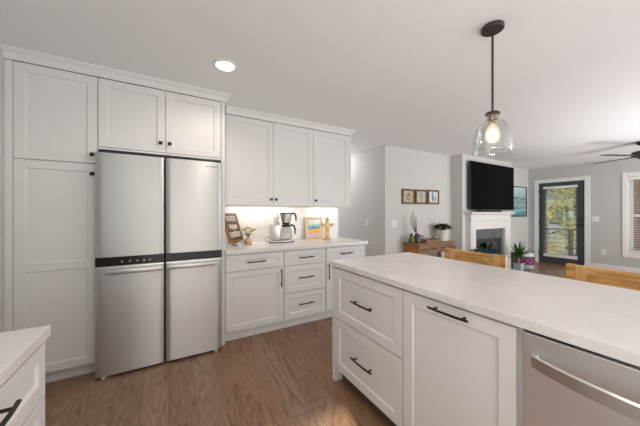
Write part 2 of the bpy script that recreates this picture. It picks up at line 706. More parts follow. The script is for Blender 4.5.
def blind(name, x, y0, y1, ztop, zbot, label, tilt, parent_mat, step=.045, sw=.045):
    b = thing(name, (x, (y0 + y1) / 2, zbot), label, 'blind')
    MB().box(x - .022, x + .022, y0, y1, ztop - .055, ztop, .004).build('headrail', parent_mat, b)
    mb = MB()
    z = ztop - .08
    while z > zbot + (.09 if name == 'door_blind' else .04):
        dx, dzz = sw / 2 * math.cos(tilt), sw / 2 * math.sin(tilt)
        mb.strip([[(x - dx, y, z - dzz), (x + dx, y, z + dzz), (x + dx, y, z + dzz + .0025), (x - dx, y, z - dzz + .0025)] for y in (y0 + .004, y1 - .004)])
        z -= step
    mb.build('slats', parent_mat, b)
    MB().box(x - .016, x + .016, y0 + .002, y1 - .002, zbot, zbot + (.075 if name == 'door_blind' else .028), .003).build('bottom_rail', parent_mat, b)
    for yy in (y0 + .1, y1 - .1):
        MB().tube([(x - sw / 2 - .001, yy, zbot + .02), (x - sw / 2 - .001, yy, ztop - .05)], .0015, 6).build('cord', parent_mat, b)
    return b


BLIND = mat('blind_white', (.78, .775, .76), .5)
blind('door_blind', XR - .022, gy0 - .012, gy1 + .02, 1.935, .175, 'white thin slat blind hanging over the glazed dark door', 0.10, BLIND, .032, .022)
w = struct(MB().box(XR + .09, XR + .12, wy0 + .013, wy0 + .065, wz0 + .013, wz1 - .013).box(XR + .09, XR + .12, wy1 - .065, wy1 - .013, wz0 + .013, wz1 - .013)
           .box(XR + .09, XR + .12, wy0 + .065, wy1 - .065, wz0 + .013, wz0 + .075).box(XR + .09, XR + .12, wy0 + .065, wy1 - .065, wz1 - .07, wz1 - .013)
           .box(XR + .08, XR + .12, wy0 + .065, wy1 - .065, 1.19, 1.245), 'window_1', TRIM)
MB().box(XR + .103, XR + .107, wy0 + .06, wy1 - .06, wz0 + .07, wz1 - .06).build('pane', GLASS, w)
blind('window_blind', XR + .028, wy0 + .016, wy1 - .016, wz1 - .016, wz0 + .02, 'white horizontal slat blind inside the tall white cased window', 0.06, BLIND, .05, .048)

# ------------------------------------------------------------------ crown moulding (setting)


def crown_profile(f, zb):
    # (out from cabinet face, z)
    return [(0, zb), (.010, zb), (.010, zb + .014), (.015, zb + .016), (.017, zb + .030), (.026, zb + .044), (.037, zb + .050), (.037, zb + .056), (.045, zb + .059), (.045, CZ - .001), (0, CZ - .001)]


ZCR = 2.352
F1 = 2.65
mb = MB()
pr = crown_profile(0, ZCR)
secs = []
secs.append([(XL + .001, F1 - o, z) for o, z in pr])
secs.append([(.4545 + o, F1 - o, z) for o, z in pr])
secs.append([(.4545 + o, 2.95, z) for o, z in pr])
mb.strip(secs)
struct(mb, 'trim_crown_tall', TRIM)
mb = MB()
secs = [[(.51, 2.946 - o, z) for o, z in pr], [(2.18 + o, 2.946 - o, z) for o, z in pr], [(2.18 + o, YB - .001, z) for o, z in pr]]
mb.strip(secs)
struct(mb, 'trim_crown_upper', TRIM)

# ------------------------------------------------------------------ tall pantry
F = -F1                       # local y of the door face on the back run (FB: y=-Y)
t = thing('pantry_cabinet', (-.76, 2.95, 0), 'tall white shaker pantry cabinet at the left of the refrigerator', 'cabinet')
mb = MB(FB)
mb.box(XL + .002, -.500, -YB + .002, F - .021, .104, ZCR - .002)
mb.build('carcass', WHITE, t)
MB(FB).box(XL + .002, -.962, F - .021, F, .104, ZCR - .002).build('filler_strip', WHITE, t)
MB(FB).box(XL + .002, -.503, F - .115, F - .075, 0, .1045).build('toe_kick', WHITE, t)
dd = shaker(FB, -.9605, -.502, 1.668, 2.349, F, 'door', t)
knob(FB, -.532, 1.735, F, dd)
dd = shaker(FB, -.9605, -.502, .106, 1.664, F, 'door', t, mids=(.885,))
knob(FB, -.532, 1.585, F, dd)

# cabinet over the refrigerator
t = thing('wall_cabinet', (-.04, 2.95, 1.785), 'white two door cabinet over the stainless refrigerator', 'cabinet')
MB(FB).box(-.498, .418, -YB + .002, F - .021, 1.787, ZCR - .002).build('carcass', WHITE, t)
MB(FB).box(-.498, .418, F - .021, F - .002, 1.787, 1.803).build('light_rail', WHITE, t)
dd = shaker(FB, -.4985, -.0425, 1.806, 2.349, F, 'door', t)
knob(FB, -.078, 1.885, F, dd)
dd = shaker(FB, -.0425, .4175, 1.806, 2.349, F, 'door', t)
knob(FB, -.010, 1.885, F, dd)
tag(MB(FB).box(.4205, .4535, -YB + .002, F + .001, 0, ZCR - .002, .001).build('side_panel', WHITE), 'tall white panel between refrigerator and coffee counter', 'panel')

# ------------------------------------------------------------------ refrigerator
t = thing('refrigerator', (-.045, 2.9, 0), 'stainless four door refrigerator with a black control band', 'refrigerator')
fx0, fx1, fm = -.5015, .411, -.044
DG = mat('fridge_body', (.02, .02, .021), .6)
MB(FB).box(fx0 + .004, fx1 - .004, -3.22, -2.628, .035, 1.725).build('body', DG, t)
FF = -2.557


def fdoor(x0, x1, z0, z1, name):
    # slightly crowned front with rounded vertical edges
    n = 14
    sec = []
    W = x1 - x0
    pts = []
    for k in range(n + 1):
        s = k / n
        e = min(s, 1 - s) * W
        yy = FF - .010 * (max(0, 1 - e / .014)) ** 2 + .003 * math.sin(math.pi * s)
        pts.append((x0 + W * s, yy))
    # denser at the edges
    pts = [(x0, FF - .012), (x0 + .003, FF - .005), (x0 + .009, FF - .001)] + [(x0 + W * k / 10, FF + .003 * math.sin(math.pi * k / 10)) for k in range(1, 10)] + [(x1 - .009, FF - .001), (x1 - .003, FF - .005), (x1, FF - .012)]
    pts = pts + [(x1, FF - .065), (x0, FF - .065)]
    mb = MB(FB)
    mb.prism([p for p in pts], 2, z0, z1)
    return mb.build(name, STEEL, t, True)


for x0, x1, nm in ((fx0, fm - .0045, 'l'), (fm + .0045, fx1, 'r')):
    u = fdoor(x0, x1, .938, 1.745, 'upper_door')
    if nm == 'r':
        cu = bpy.data.curves.new('logo_text', 'FONT')
        cu.body = 'Whirlpool'
        cu.size = .024
        cu.extrude = .0006
        cu.align_x = 'CENTER'
        to = bpy.data.objects.new('logo_tmp', cu)
        COL.objects.link(to)
        bpy.context.view_layer.update()
        me = bpy.data.meshes.new_from_object(to.evaluated_get(bpy.context.evaluated_depsgraph_get()))
        bpy.data.objects.remove(to)
        me.transform(Matrix.Translation((.322, FF * -1 - .0022, 1.695)) @ Matrix.Rotation(math.pi / 2, 4, 'X'))
        me.transform(Matrix.Translation((.045, -2.9, 0)))
        me.materials.append(mat('logo_grey', (.05, .05, .055), .5))
        lo = bpy.data.objects.new('logo', me)
        COL.objects.link(lo)
        lo.parent = u
    MB(FB).box(x0 + .002, x1 - .002, FF - .05, FF - .0005, .869, .9365, .001).build('control_panel' if nm == 'l' else 'trim_band', STRIPB, t)
    lw = fdoor(x0, x1, .024, .866, 'lower_door')
    # scooped top lip and long flat handle
    mb = MB(FB)
    hx0, hx1 = (x0 + .065, x1 - .008) if nm == 'l' else (x0 + .008, x1 - .065)
    zc = .825
    mb.box(hx0, hx1, FF + .018, FF + .030, zc - .021, zc + .015, .004)
    ends = [hx0] if nm == 'l' else [hx1 - .03]
    for q in (hx0 + .004, hx1 - .034):
        mb.box(q, q + .03, FF - .001, FF + .02, zc - .004, zc + .013, .002)
    mb.build('handle', mat('flat_handle_steel', (.60, .60, .60), .34, 1), lw, True)
    MB(FB).box(x0 + .004, x1 - .004, FF + .0005, FF + .0035, .853, .864, .001).build('lip', STEELH, lw)
for k, x in enumerate((-.335, -.285, -.235, -.19, -.15)):
    MB(FB).box(x - .005, x + .005, FF - .0004, FF + .0003, .892, .903, .0003).build('touch_icon', mat('icon_white', (.6, .58, .56), .4), t)
for x in (fx0 + .05, fx1 - .05):
    MB().lathe([(.018, 0), (.018, .012), (.013, .014), (.013, .0235)], (x, 2.585), 16).build('foot', PLASTIC, t, True)
for x in (fx0 + .05, fx1 - .05):
    MB().lathe([(.018, 0), (.018, .012), (.013, .014), (.013, .040)], (x, 3.12), 16).build('foot', BLACKP, t, True)
MB(FB).box(fx0 + .02, fx1 - .02, -3.2, -2.66, .02, .0348).build('underside', DG, t)
MB(FB).box(fx0 + .006, fx1 - .006, -3.2, -2.645, 1.7255, 1.780, .004).build('gap_shade', BLACKP, t)  # black box added as shade in the gap above the refrigerator

# ------------------------------------------------------------------ coffee run: base cabinets
FB0 = -2.64
units = [(.4565, 1.061, 'drawer_door'), (1.062, 1.592, 'drawers'), (1.593, 2.188, 'end')]
lbl = ['white base cabinet with drawer and wide door next to the refrigerator', 'white base cabinet with a stack of three drawers below the coffee maker', 'white end base cabinet beside the hall, largely behind the island']
for (x0, x1, k), lb in zip(units, lbl):
    t = thing('base_cabinet', ((x0 + x1) / 2, 2.95, 0), lb, 'cabinet')
    MB(FB).box(x0, x1, -YB + .002, FB0 - .02, .104, .877).build('carcass', WHITE, t)
    MB(FB).box(x0, x1, FB0 - .115, FB0 - .075, 0, .1045).build('toe_kick', WHITE, t)
    e = x1 - (.012 if k == 'end' else 0)
    if k == 'end':
        MB(FB).box(e, x1, -YB + .002, FB0 + .001, 0, .877).build('end_panel', WHITE, t)
    if k == 'drawers':
        for z0, z1 in ((.702, .862), (.399, .698), (.112, .395)):
            dr = shaker(FB, x0 + .004, x1 - .004, z0, z1, FB0, 'drawer', t, rail=.05 if z1 > .8 else .057)
            bar_pull(FB, (x0 + x1) / 2, (z0 + z1) / 2 + (0 if z1 > .8 else 0.01), FB0, dr)
    else:
        dr = shaker(FB, x0 + .004, e - .004, .702, .862, FB0, 'drawer', t, rail=.05)
        bar_pull(FB, (x0 + e) / 2 - .005, .784, FB0, dr)
        dr = shaker(FB, x0 + .004, e - .004, .112, .698, FB0, 'door', t)
        bar_pull(FB, e - .036 if k == 'drawer_door' else x0 + .028, .585, FB0, dr, vertical=True)

o = MB().box(.4555, 2.215, 2.615, YB - .014, .8785, .914, .003).build('countertop', QUARTZ, origin=(1.335, 2.95, .8785))
tag(o, 'white quartz countertop along the back wall under the upper cabinets', 'countertop')
o = struct(MB().box(.4555, 2.176, YB - .012, YB - .0005, .9145, 1.357), 'wall_back_tile', TILE)
struct(MB().box(2.1765, 2.188, YB - .014, YB - .0005, .9145, 1.357), 'trim_tile_edge', TRIM)

# ------------------------------------------------------------------ upper cabinets
FU = -2.946
ZU = 1.362
t = thing('wall_cabinet', (1.04, 3.1, ZU), 'white upper cabinet with two tall doors nearest the refrigerator panel', 'cabinet')
MB(FB).box(.4555, 1.586, -YB + .014, FU - .021, ZU + .03, ZCR - .002).build('carcass', WHITE, t)
MB(FB).box(.4555, .508, FU - .021, FU, ZU + .002, ZCR - .002).build('filler_strip', WHITE, t)
dd = shaker(FB, .509, 1.0515, ZU + .002, 2.349, FU, 'door', t)
knob(FB, 1.022, 1.437, FU, dd)
dd = shaker(FB, 1.0515, 1.586, ZU + .002, 2.349, FU, 'door', t)
knob(FB, 1.082, 1.437, FU, dd)
t = thing('wall_cabinet', (1.88, 3.1, ZU), 'white single door upper cabinet at the hall end of the row', 'cabinet')
MB(FB).box(1.587, 2.186, -YB + .014, FU - .021, ZU + .03, ZCR - .002).build('carcass', WHITE, t)
MB(FB).box(2.151, 2.186, FU - .021, FU, ZU + .002, ZCR - .002).build('filler_strip', WHITE, t)
dd = shaker(FB, 1.587, 2.150, ZU + .002, 2.349, FU, 'door', t)
knob(FB, 1.618, 1.437, FU, dd)
# slim lights under the uppers
for x0, x1, lb in ((.58, 1.45, 'slim white light bar beneath the two door upper cabinet'), (1.68, 2.12, 'slim white light bar beneath the single door upper cabinet')):
    t = thing('cabinet_light', ((x0 + x1) / 2, 3.16, ZU + .0145), lb, 'lamp', 'light bars below the upper cabinets')
    MB().box(x0, x1, 3.14, 3.18, ZU + .018, ZU + .0295, .002).build('housing', PLASTIC, t)
    MB().box(x0 + .01, x1 - .01, 3.147, 3.173, ZU + .0145, ZU + .0178).build('diffuser', LEDSTRIP, t)
    light('cabinet_glow', 'AREA', ((x0 + x1) / 2, 3.16, ZU + .012), 1.9 * (x1 - x0), (1, .93, .84), target=((x0 + x1) / 2, 3.1615, .9), size=x1 - x0, size_y=.03)

# ------------------------------------------------------------------ recessed lights


def can(x, y, label, e):
    t = thing('recessed_light', (x, y, CZ), label, 'lamp', 'recessed ceiling lights')
    MB().lathe([(.068, CZ - .012), (.083, CZ - .006), (.086, CZ - .0005), (.068, CZ - .0005)], (x, y), 40, False).build('trim_ring', PLASTIC, t, True)
    MB().lathe([(.0675, CZ - .0115), (.0675, CZ - .002)], (x, y), 40).build('lens', CANLIGHT, t)
    light('can_glow', 'SPOT', (x, y, CZ - .02), e, (1, .90, .74), target=(x, y + .001, 0), size=.06, spot_size=2.9, spot_blend=.6)
    return t


can(.365, 2.12, 'lit round recessed ceiling light in front of the refrigerator', 17)
can(.365, .35, 'lit round recessed ceiling light over the aisle', 17)
can(.365, -1.5, 'lit round recessed ceiling light near the kitchen window', 17)

# ------------------------------------------------------------------ island
IX = 1.078                     # cabinet face plane
FIY = -IX
t = thing('base_cabinet', (1.4, 1.33, 0), 'white island cabinet with two deep drawers', 'cabinet')
# local x = -Y
MB(FI).box(-1.660, -.991, -1.70, FIY - .02, .106, .877).build('carcass', WHITE, t)
mb = MB()
mb.prism([(IX, .107), (IX, .877), (1.70, .877), (1.70, 0), (IX + .003, 0)], 1, 1.6605, 1.692)
mb.build('end_panel', WHITE, t)
MB(FI).box(-1.660, -.991, -1.17, -1.15, 0, .1065).build('toe_kick', mat('toe_kick_shaded', (.10, .07, .055), .6), t)  # dark brown base colour includes the shadow under the island cabinets
for z0, z1 in ((.4955, .868), (.112, .4915)):
    dr = shaker(FI, -1.658, -.993, z0, z1, FIY, 'drawer', t)
    bar_pull(FI, -1.318, (z0 + z1) / 2 + .004, FIY, dr, L=.205)
t = thing('base_cabinet', (1.4, .72, 0), 'white island cabinet with a pull-out door between drawers and dishwasher', 'cabinet')
MB(FI).box(-.990, -.448, -1.70, FIY - .02, .106, .877).build('carcass', WHITE, t)
MB(FI).box(-.990, -.448, -1.17, -1.15, 0, .1065).build('toe_kick', MATS['toe_kick_shaded'], t)
dr = shaker(FI, -.989, -.462, .112, .868, FIY, 'door', t)
bar_pull(FI, -.718, .838, FIY, dr, L=.19)
# dishwasher
t = thing('dishwasher', (1.4, .147, 0), 'stainless dishwasher with a wide bowed handle in the island', 'dishwasher')
MB(FI).box(-.4435, .150, -1.68, FIY - .03, .02, .866).build('tub', DG, t)
mb = MB(FI)
mb.box(-.442, .150, FIY - .028, FIY + .008, .115, .868, .004)
fd = mb.build('door', STEELDW, t)
mb = MB(FI)
secs = []
for k in range(17):
    s = k / 16
    x = -.408 + s * .524
    y = FIY + .014 + .050 * math.sin(math.pi * s) ** .7
    secs.append([(x, y, .766), (x, y + .005, .762), (x, y + .011, .766), (x, y + .011, .802), (x, y + .005, .807), (x, y, .802)])
mb.strip(secs)
for x in (-.408, .116):
    mb.box(x - .004 if x < 0 else x - .012, x + .012 if x < 0 else x + .004, FIY + .005, FIY + .024, .763, .806)
mb.build('handle', mat('bowed_handle_steel', (.76, .75, .745), .3, 1), fd, True)
MB(FI).box(-.442, .150, -1.15, -1.14, .002, .113).build('toe_kick', BLACKP, t)
tag(MB().box(IX, 1.70, -.172, -.152, 0, .877).build('end_panel', WHITE), 'white panel closing the near end of the island', 'panel')
tag(MB().box(1.7005, 1.715, -.17, 1.68, 0, .877).build('back_panel', WHITE), 'white panel facing the stools on the island', 'panel')
o = MB().box(1.065, 1.926, -.195, 1.700, .8785, .914, .003).build('countertop', QUARTZ, origin=(1.5, .75, .8785))
tag(o, 'long white quartz island countertop with wooden stools behind it', 'countertop')

# ------------------------------------------------------------------ left counter
LX = -.354
prev = [(.573, 1.178, 'white drawer cabinet under the counter at lower left'), (.10, .571, 'white two door base cabinet beside the camera in the left run')]
for i, (a, b, lb) in enumerate(prev):
    t = thing('base_cabinet', (-.68, (a + b) / 2, 0), lb, 'cabinet')
    MB(FL).box(a, b - (.012 if i == 0 else 0), XL + .002, LX - .02, .106, .877).build('carcass', WHITE, t)
    MB(FL).box(a, b, LX - .1, LX - .08, 0, .1065).build('toe_kick', WHITE, t)
    if i == 0:
        MB(FL).box(b - .012, b, XL + .002, LX - .001, .0, .877).build('end_panel', WHITE, t)
        for z0, z1 in ((.702, .866), (.410, .698), (.112, .406)):
            dr = shaker(FL, a + .002, b - .002, z0, z1, LX, 'drawer', t, rail=.045)
            bar_pull(FL, (a + b) / 2 - .04, (z0 + z1) / 2 + (.03 if z1 > .8 else 0), LX, dr, out=.029, L=.20, r=.0055)
    else:
        m_ = (a + b) / 2
        for q0, q1 in ((a + .002, m_), (m_, b - .002)):
            dr = shaker(FL, q0, q1, .112, .866, LX, 'door', t)
            bar_pull(FL, q1 - .035 if q0 < m_ - .1 else q0 + .035, .72, LX, dr, vertical=True)
o = MB().box(XL + .002, -.343, .09, 1.186, .8785, .914, .003).build('countertop', QUARTZ, origin=(-.67, .65, .8785))
tag(o, 'corner of white quartz countertop at lower left', 'countertop')

# ------------------------------------------------------------------ pendant
px_, py_ = 1.722, .866
t = thing('pendant_light', (px_, py_, CZ), 'clear glass bell pendant on a dark rod over the island', 'lamp')
MB().lathe([(.059, CZ - .0005), (.062, CZ - .004), (.062, CZ - .020), (.058, CZ - .025), (.001, CZ - .026)], (px_, py_), 40).build('canopy', BRONZE, t, True)
MB().tube([(px_, py_, CZ - .024), (px_, py_, 1.895)], .0065, 12).build('rod', BRONZE, t, True)
MB().lathe([(.0005, 1.902), (.036, 1.900), (.040, 1.893), (.040, 1.887), (.032, 1.882), (.0005, 1.882)], (px_, py_), 32).build('cap', BRONZE, t, True)
so = MB().lathe([(.024, 1.881), (.024, 1.838), (.019, 1.830), (.0005, 1.830)], (px_, py_), 24).build('socket', mat('socket_brass', (.30, .20, .10), .4, .8), t, True)
prof = [(.034, 1.881), (.035, 1.853), (.043, 1.845), (.066, 1.833), (.085, 1.810), (.096, 1.776), (.103, 1.735), (.106, 1.695), (.108, 1.660)]
sh = MB().lathe(prof + [(r - .003, z) for r, z in prof[::-1]], (px_, py_), 48, False).build('glass_shade', SHADE, t, True)
MB().tube([(px_ + .1065 * math.cos(2 * math.pi * k / 48), py_ + .1065 * math.sin(2 * math.pi * k / 48), 1.660) for k in range(49)], .003, 8, False).build('rim', thin_glass('rim_glass', (.93, .93, .93), .1, .3, .8), sh, True)
bm_ = bpy.data.materials.new('bulb_glass')
bm_.use_nodes = True
nt = bm_.node_tree
nt.nodes.clear()
e_, t_, x_, o_ = (nt.nodes.new(k) for k in ('ShaderNodeEmission', 'ShaderNodeBsdfTransparent', 'ShaderNodeMixShader', 'ShaderNodeOutputMaterial'))
e_.inputs[0].default_value = (1, .80, .56, 1)
e_.inputs[1].default_value = 1.5
x_.inputs[0].default_value = .45
nt.links.new(t_.outputs[0], x_.inputs[1])
nt.links.new(e_.outputs[0], x_.inputs[2])
nt.links.new(x_.outputs[0], o_.inputs[0])
bu = MB().lathe([(.012, 1.829), (.016, 1.818), (.030, 1.800), (.039, 1.775), (.040, 1.755), (.034, 1.732), (.020, 1.716), (.0005, 1.711)], (px_, py_), 24).build('bulb', bm_, t, True)
mb = MB()
for k in range(6):
    a = k * math.pi / 3
    mb.tube([(px_ + .006 * math.cos(a), py_ + .006 * math.sin(a), 1.80), (px_ + .013 * math.cos(a + .3), py_ + .013 * math.sin(a + .3), 1.742)], .0022, 6)
mb.build('filament', BULB, bu)
light('pendant_glow', 'POINT', (px_, py_, 1.765), 3.0, (1, .74, .46), size=.03)

# ------------------------------------------------------------------ stools


def stool():
    # built facing the island (-X); origin under the seat centre
    X0, Y0 = 1.93, 0.0
    t = thing('bar_stool', (X0, Y0, 0), 'x', 'stool', 'oak stools at the island')
    w = .247
    bx = 2.135
    secs = []
    for k in range(9):
        s = k / 8
        y = -w + .012 + s * (2 * w - .024)
        c = .012 * (1 - (2 * s - 1) ** 2)
        secs.append([(1.74, y, .612), (1.74, y, .640 - c), (1.76, y, .645 - c), (2.08, y, .650 - c), (2.10, y, .645), (2.10, y, .612)])
    MB().strip(secs).build('seat', OAK, t, True)
    for s in (-1, 1):
        MB().box(bx, bx + .038, s * w - (.040 if s > 0 else 0), s * w + (.040 if s < 0 else 0), .60, .966, .004).build('back_post', OAK, t)
        a = s * (w - .041)
        b = s * (w - .092)
        MB().box(bx + .006, bx + .034, min(a, b), max(a, b), .76, .963, .003).build('back_block', OAKL, t)
        MB().strip([[(bx, s * w - s * .002, .60), (bx + .038, s * w - s * .002, .60), (bx + .038, s * w - s * .04, .60), (bx, s * w - s * .04, .60)],
                    [(bx + .03, s * w + s * .01, 0), (bx + .062, s * w + s * .01, 0), (bx + .062, s * w - s * .022, 0), (bx + .03, s * w - s * .022, 0)]]).build('leg', OAK, t)
        MB().strip([[(1.748, s * w - s * .016, .612), (1.788, s * w - s * .016, .612), (1.788, s * w - s * .056, .612), (1.748, s * w - s * .056, .612)],
                    [(1.73, s * w + s * .004, 0), (1.762, s * w + s * .004, 0), (1.762, s * w - s * .028, 0), (1.73, s * w - s * .028, 0)]]).build('leg', OAK, t)
        MB().box(1.765, bx + .02, s * w - .012 - s * .012, s * w + .012 - s * .012, .30, .335, .003).build('stretcher', OAK, t)
    MB().box(1.748, 1.772, -w + .01, w - .01, .20, .235, .003).build('foot_rail', OAK, t)
    MB().box(bx + .004, bx + .028, -w + .02, w - .02, .36, .395, .003).build('stretcher', OAK, t)
    secs = []
    for k in range(13):
        s = k / 12
        y = -w + .09 + s * (2 * w - .18)
        c = .016 * (1 - (2 * s - 1) ** 2)
        secs.append([(bx + .010 + c, y, .775), (bx + .010 + c, y, .955), (bx + .014 + c, y, .960), (bx + .028 + c, y, .960), (bx + .032 + c, y, .955), (bx + .032 + c, y, .775)])
    MB().strip(secs).build('back_rail', OAK, t, True)
    return t


s1 = stool()
s1.location.y = 1.232
s1['label'] = 'oak bar stool at the far end of the island, in front of the fireplace'
s2 = dup(s1)
s2.location.y = .402
s2['label'] = 'oak bar stool at the near end of the island, cut by the right edge'

# ------------------------------------------------------------------ things on the coffee counter
CT = .9142
# leaning framed sign on a wire easel
sq = math.sqrt(.5)
ux, vx = Vector((sq, sq, 0)), Vector((-sq, sq, 0))      # along the board, backwards
O = Vector((.545, 2.905, CT))
lean = .115
SM = Matrix.Identity(4)
up = (Vector((0, 0, 1)) + vx * .34).normalized()
nb = ux.cross(up) * -1
R = Matrix((ux, nb, up)).transposed().to_4x4()
SM = Matrix.Translation(O + Vector((0, 0, .043))) @ R
t = thing('tabletop_sign', tuple(O), 'dark wooden framed sign with pale lettering on a scroll easel', 'sign')
SIGNW = noise_mat('sign_wood', (.07, .035, .018), (.15, .075, .035), (20, 20, 60), .6)
FRAMEW = noise_mat('sign_frame_wood', (.24, .115, .04), (.36, .19, .075), (30, 30, 30), .5)
sw_, sh_ = .27, .335
MB(SM).box(.012, sw_ - .012, -.006, .006, .012, sh_ - .012).build('board', SIGNW, t)
mb = MB(SM)
for a, b, c, d_ in ((0, .018, 0, sh_), (sw_ - .018, sw_, 0, sh_), (.018, sw_ - .018, 0, .018), (.018, sw_ - .018, sh_ - .018, sh_)):
    mb.box(a, b, -.011, .011, c, d_, .002)
mb.build('frame', FRAMEW, t)
mb = MB(SM)
LET = mat('sign_lettering', (.72, .68, .60), .6)


def scribble(mb, x0, x1, z, h, n, r, seed):
    rr = random.Random(seed)
    pts = []
    for k in range(n * 6 + 1):
        s = k / (n * 6)
        a = k / 6 * 2 * math.pi
        pts.append((x0 + (x1 - x0) * s + .35 * h * math.sin(a), .0075 * FS, z + h * (.5 + .5 * math.cos(a) * (0.6 + .4 * rr.random()))))
    mb.tube(pts, r, 5)


# which local side faces the viewer
FS = -1 if (SM.to_3x3() @ Vector((0, -1, 0))).dot(Vector((sq, -sq, 0))) > 0 else 1
scribble(mb, .045, .225, .228, .075, 4, .006, 1)
scribble(mb, .060, .215, .140, .062, 4, .006, 2)
scribble(mb, .040, .235, .040, .080, 4, .0075, 3)
mb.build('lettering', LET, t)
mb = MB()
IRON = mat('easel_iron', (.05, .035, .025), .45, .6)
for s in (.05, .22):
    base_ = O + ux * s
    fwd = -vx
    pts = []
    for k in range(15):
        a = -math.pi * .5 + k / 14 * math.pi * 1.75
        pts.append(base_ + fwd * (.040 + .019 * math.cos(a)) + Vector((0, 0, .0235 + .019 * math.sin(a))))
    mb.tube([base_ + vx * .01 + Vector((0, 0, .035))] + [base_ + fwd * .015 + Vector((0, 0, .014))] + pts, .0042, 7)
    mb.tube([base_ + vx * .01 + Vector((0, 0, .035)), base_ + vx * .10 + Vector((0, 0, .30))], .004, 7)
    mb.tube([base_ + vx * .10 + Vector((0, 0, .30)), base_ + vx * .17 + Vector((0, 0, .005))], .004, 7)
mb.tube([O + ux * .05 + vx * .01 + Vector((0, 0, .035)), O + ux * .22 + vx * .01 + Vector((0, 0, .035))], .004, 7)
mb.build('easel', IRON, t, True)

# bud vase with flowers
vx_, vy_ = .782, 3.06
t = thing('bud_vase', (vx_, vy_, CT), 'round peach bud vase of pale yellow flowers beside the sign', 'vase')
MB().lathe([(.028, CT), (.044, CT + .010), (.049, CT + .030), (.043, CT + .050), (.027, CT + .064), (.022, CT + .074), (.026, CT + .079), (.020, CT + .079)], (vx_, vy_), 28).build('vase', mat('peach_ceramic', (.78, .42, .28), .35), t, True)
mb = MB()
fl = MB()
lf = MB()
rr = random.Random(4)
heads = [(-.055, .0, .165), (-.02, -.02, .185), (.02, .01, .178), (.055, -.01, .155), (.03, -.03, .145), (-.03, -.03, .15), (.075, .01, .165)]
for hx, hy, hz in heads:
    p = Vector((vx_ + hx, vy_ + hy, CT + hz))
    mb.tube([(vx_, vy_, CT + .07), (vx_ + hx * .5, vy_ + hy * .5, CT + .08 + (hz - .08) * .6), p], .0022, 6)
    for k in range(16):
        a = k * 2.4
        ph = -.2 + 1.2 * rr.random()
        d_ = Vector((math.cos(a) * math.cos(ph), math.sin(a) * math.cos(ph), math.sin(ph)))
        fl.leaf(p, p + d_ * .034, .016, .004, 4)
for k in range(8):
    a = k * .85
    lf.leaf((vx_, vy_, CT + .085), (vx_ + .06 * math.cos(a) - .02, vy_ + .05 * math.sin(a), CT + .125 + .012 * (k % 3)), .011, .01)
mb.build('stem', LEAF, t, True)
fl.build('petals', noise_mat('pale_yellow_petal', (.85, .72, .42), (.88, .80, .60), (60, 60, 60), .6), t, True, fix=False)
lf.build('leaves', noise_mat('olive_leaf', (.16, .22, .05), (.26, .30, .09), (40, 40, 40), .5), t, True, fix=False)

# coffee maker
cx, cy = 1.195, 3.06
t = thing('coffee_maker', (cx, cy, CT), 'silver filter coffee maker with black handles on the quartz counter', 'coffee maker')
ST2 = mat('satin_aluminium', (.62, .60, .57), .3, 1)


def oval(hx, hy, z, n=40, p=2.6):
    pts = []
    for k in range(n):
        a = 2 * math.pi * k / n
        c_, s_ = math.cos(a), math.sin(a)
        pts.append((cx + hx * math.copysign(abs(c_) ** (2 / p), c_), cy + hy * math.copysign(abs(s_) ** (2 / p), s_), z))
    return pts


MB().strip([oval(.163, .083, CT), oval(.166, .086, CT + .004), oval(.166, .086, CT + .010)]).build('base_rim', BLACKP, t, True)
MB().strip([oval(.163, .083, CT + .0101), oval(.163, .083, CT + .024), oval(.156, .076, CT + .030)]).build('base_plate', ST2, t, True)
MB().box(cx - .142, cx - .032, cy - .055, cy + .055, CT + .0301, CT + .222, .010, 3).build('body', ST2, t, True)
MB().box(cx - .146, cx - .128, cy - .045, cy + .045, CT + .0302, CT + .215, .004).build('body_side', mat('almond_plastic', (.62, .50, .38), .4), t)
MB().box(cx - .085, cx - .03, cy - .038, cy + .04, CT + .2222, CT + .315, .006, 3).build('water_tank', CARAFE, t, True)
MB().box(cx - .048, cx - .028, cy - .03, cy + .03, CT + .2225, CT + .353, .004).build('riser', ST2, t)
MB().box(cx - .03, cx + .05, cy - .02, cy + .02, CT + .342, CT + .354, .004).build('outlet_arm', BLACKP, t)
bx_ = cx + .062
bk = MB().lathe([(.034, CT + .238), (.052, CT + .245), (.062, CT + .272), (.072, CT + .352)], (bx_, cy - .005), 36).build('brew_basket', ST2, t, True)
MB().lathe([(.070, CT + .3525), (.075, CT + .354), (.075, CT + .364), (.064, CT + .369), (.0005, CT + .370)], (bx_, cy - .005), 36).build('lid', BLACKP, bk, True)
MB().lathe([(.028, CT + .222), (.047, CT + .225), (.054, CT + .2375), (.03, CT + .2375)], (bx_, cy - .005), 36).build('basket_base', BLACKP, bk, True)


def chandle(z0, z1, r0):
    d_ = Vector((.92, -.39, 0))
    c0 = Vector((bx_, cy - .005, 0))
    pts = []
    for s, (o_, zz) in enumerate(((r0 - .008, z1), (r0 + .022, z1 + .004), (r0 + .042, z1 - .010), (r0 + .052, z1 - .035), (r0 + .055, z0))):
        pts.append(c0 + d_ * o_ + Vector((0, 0, zz)))
    return MB().tube(pts, [.0125, .0125, .0125, .0115, .009], 10)


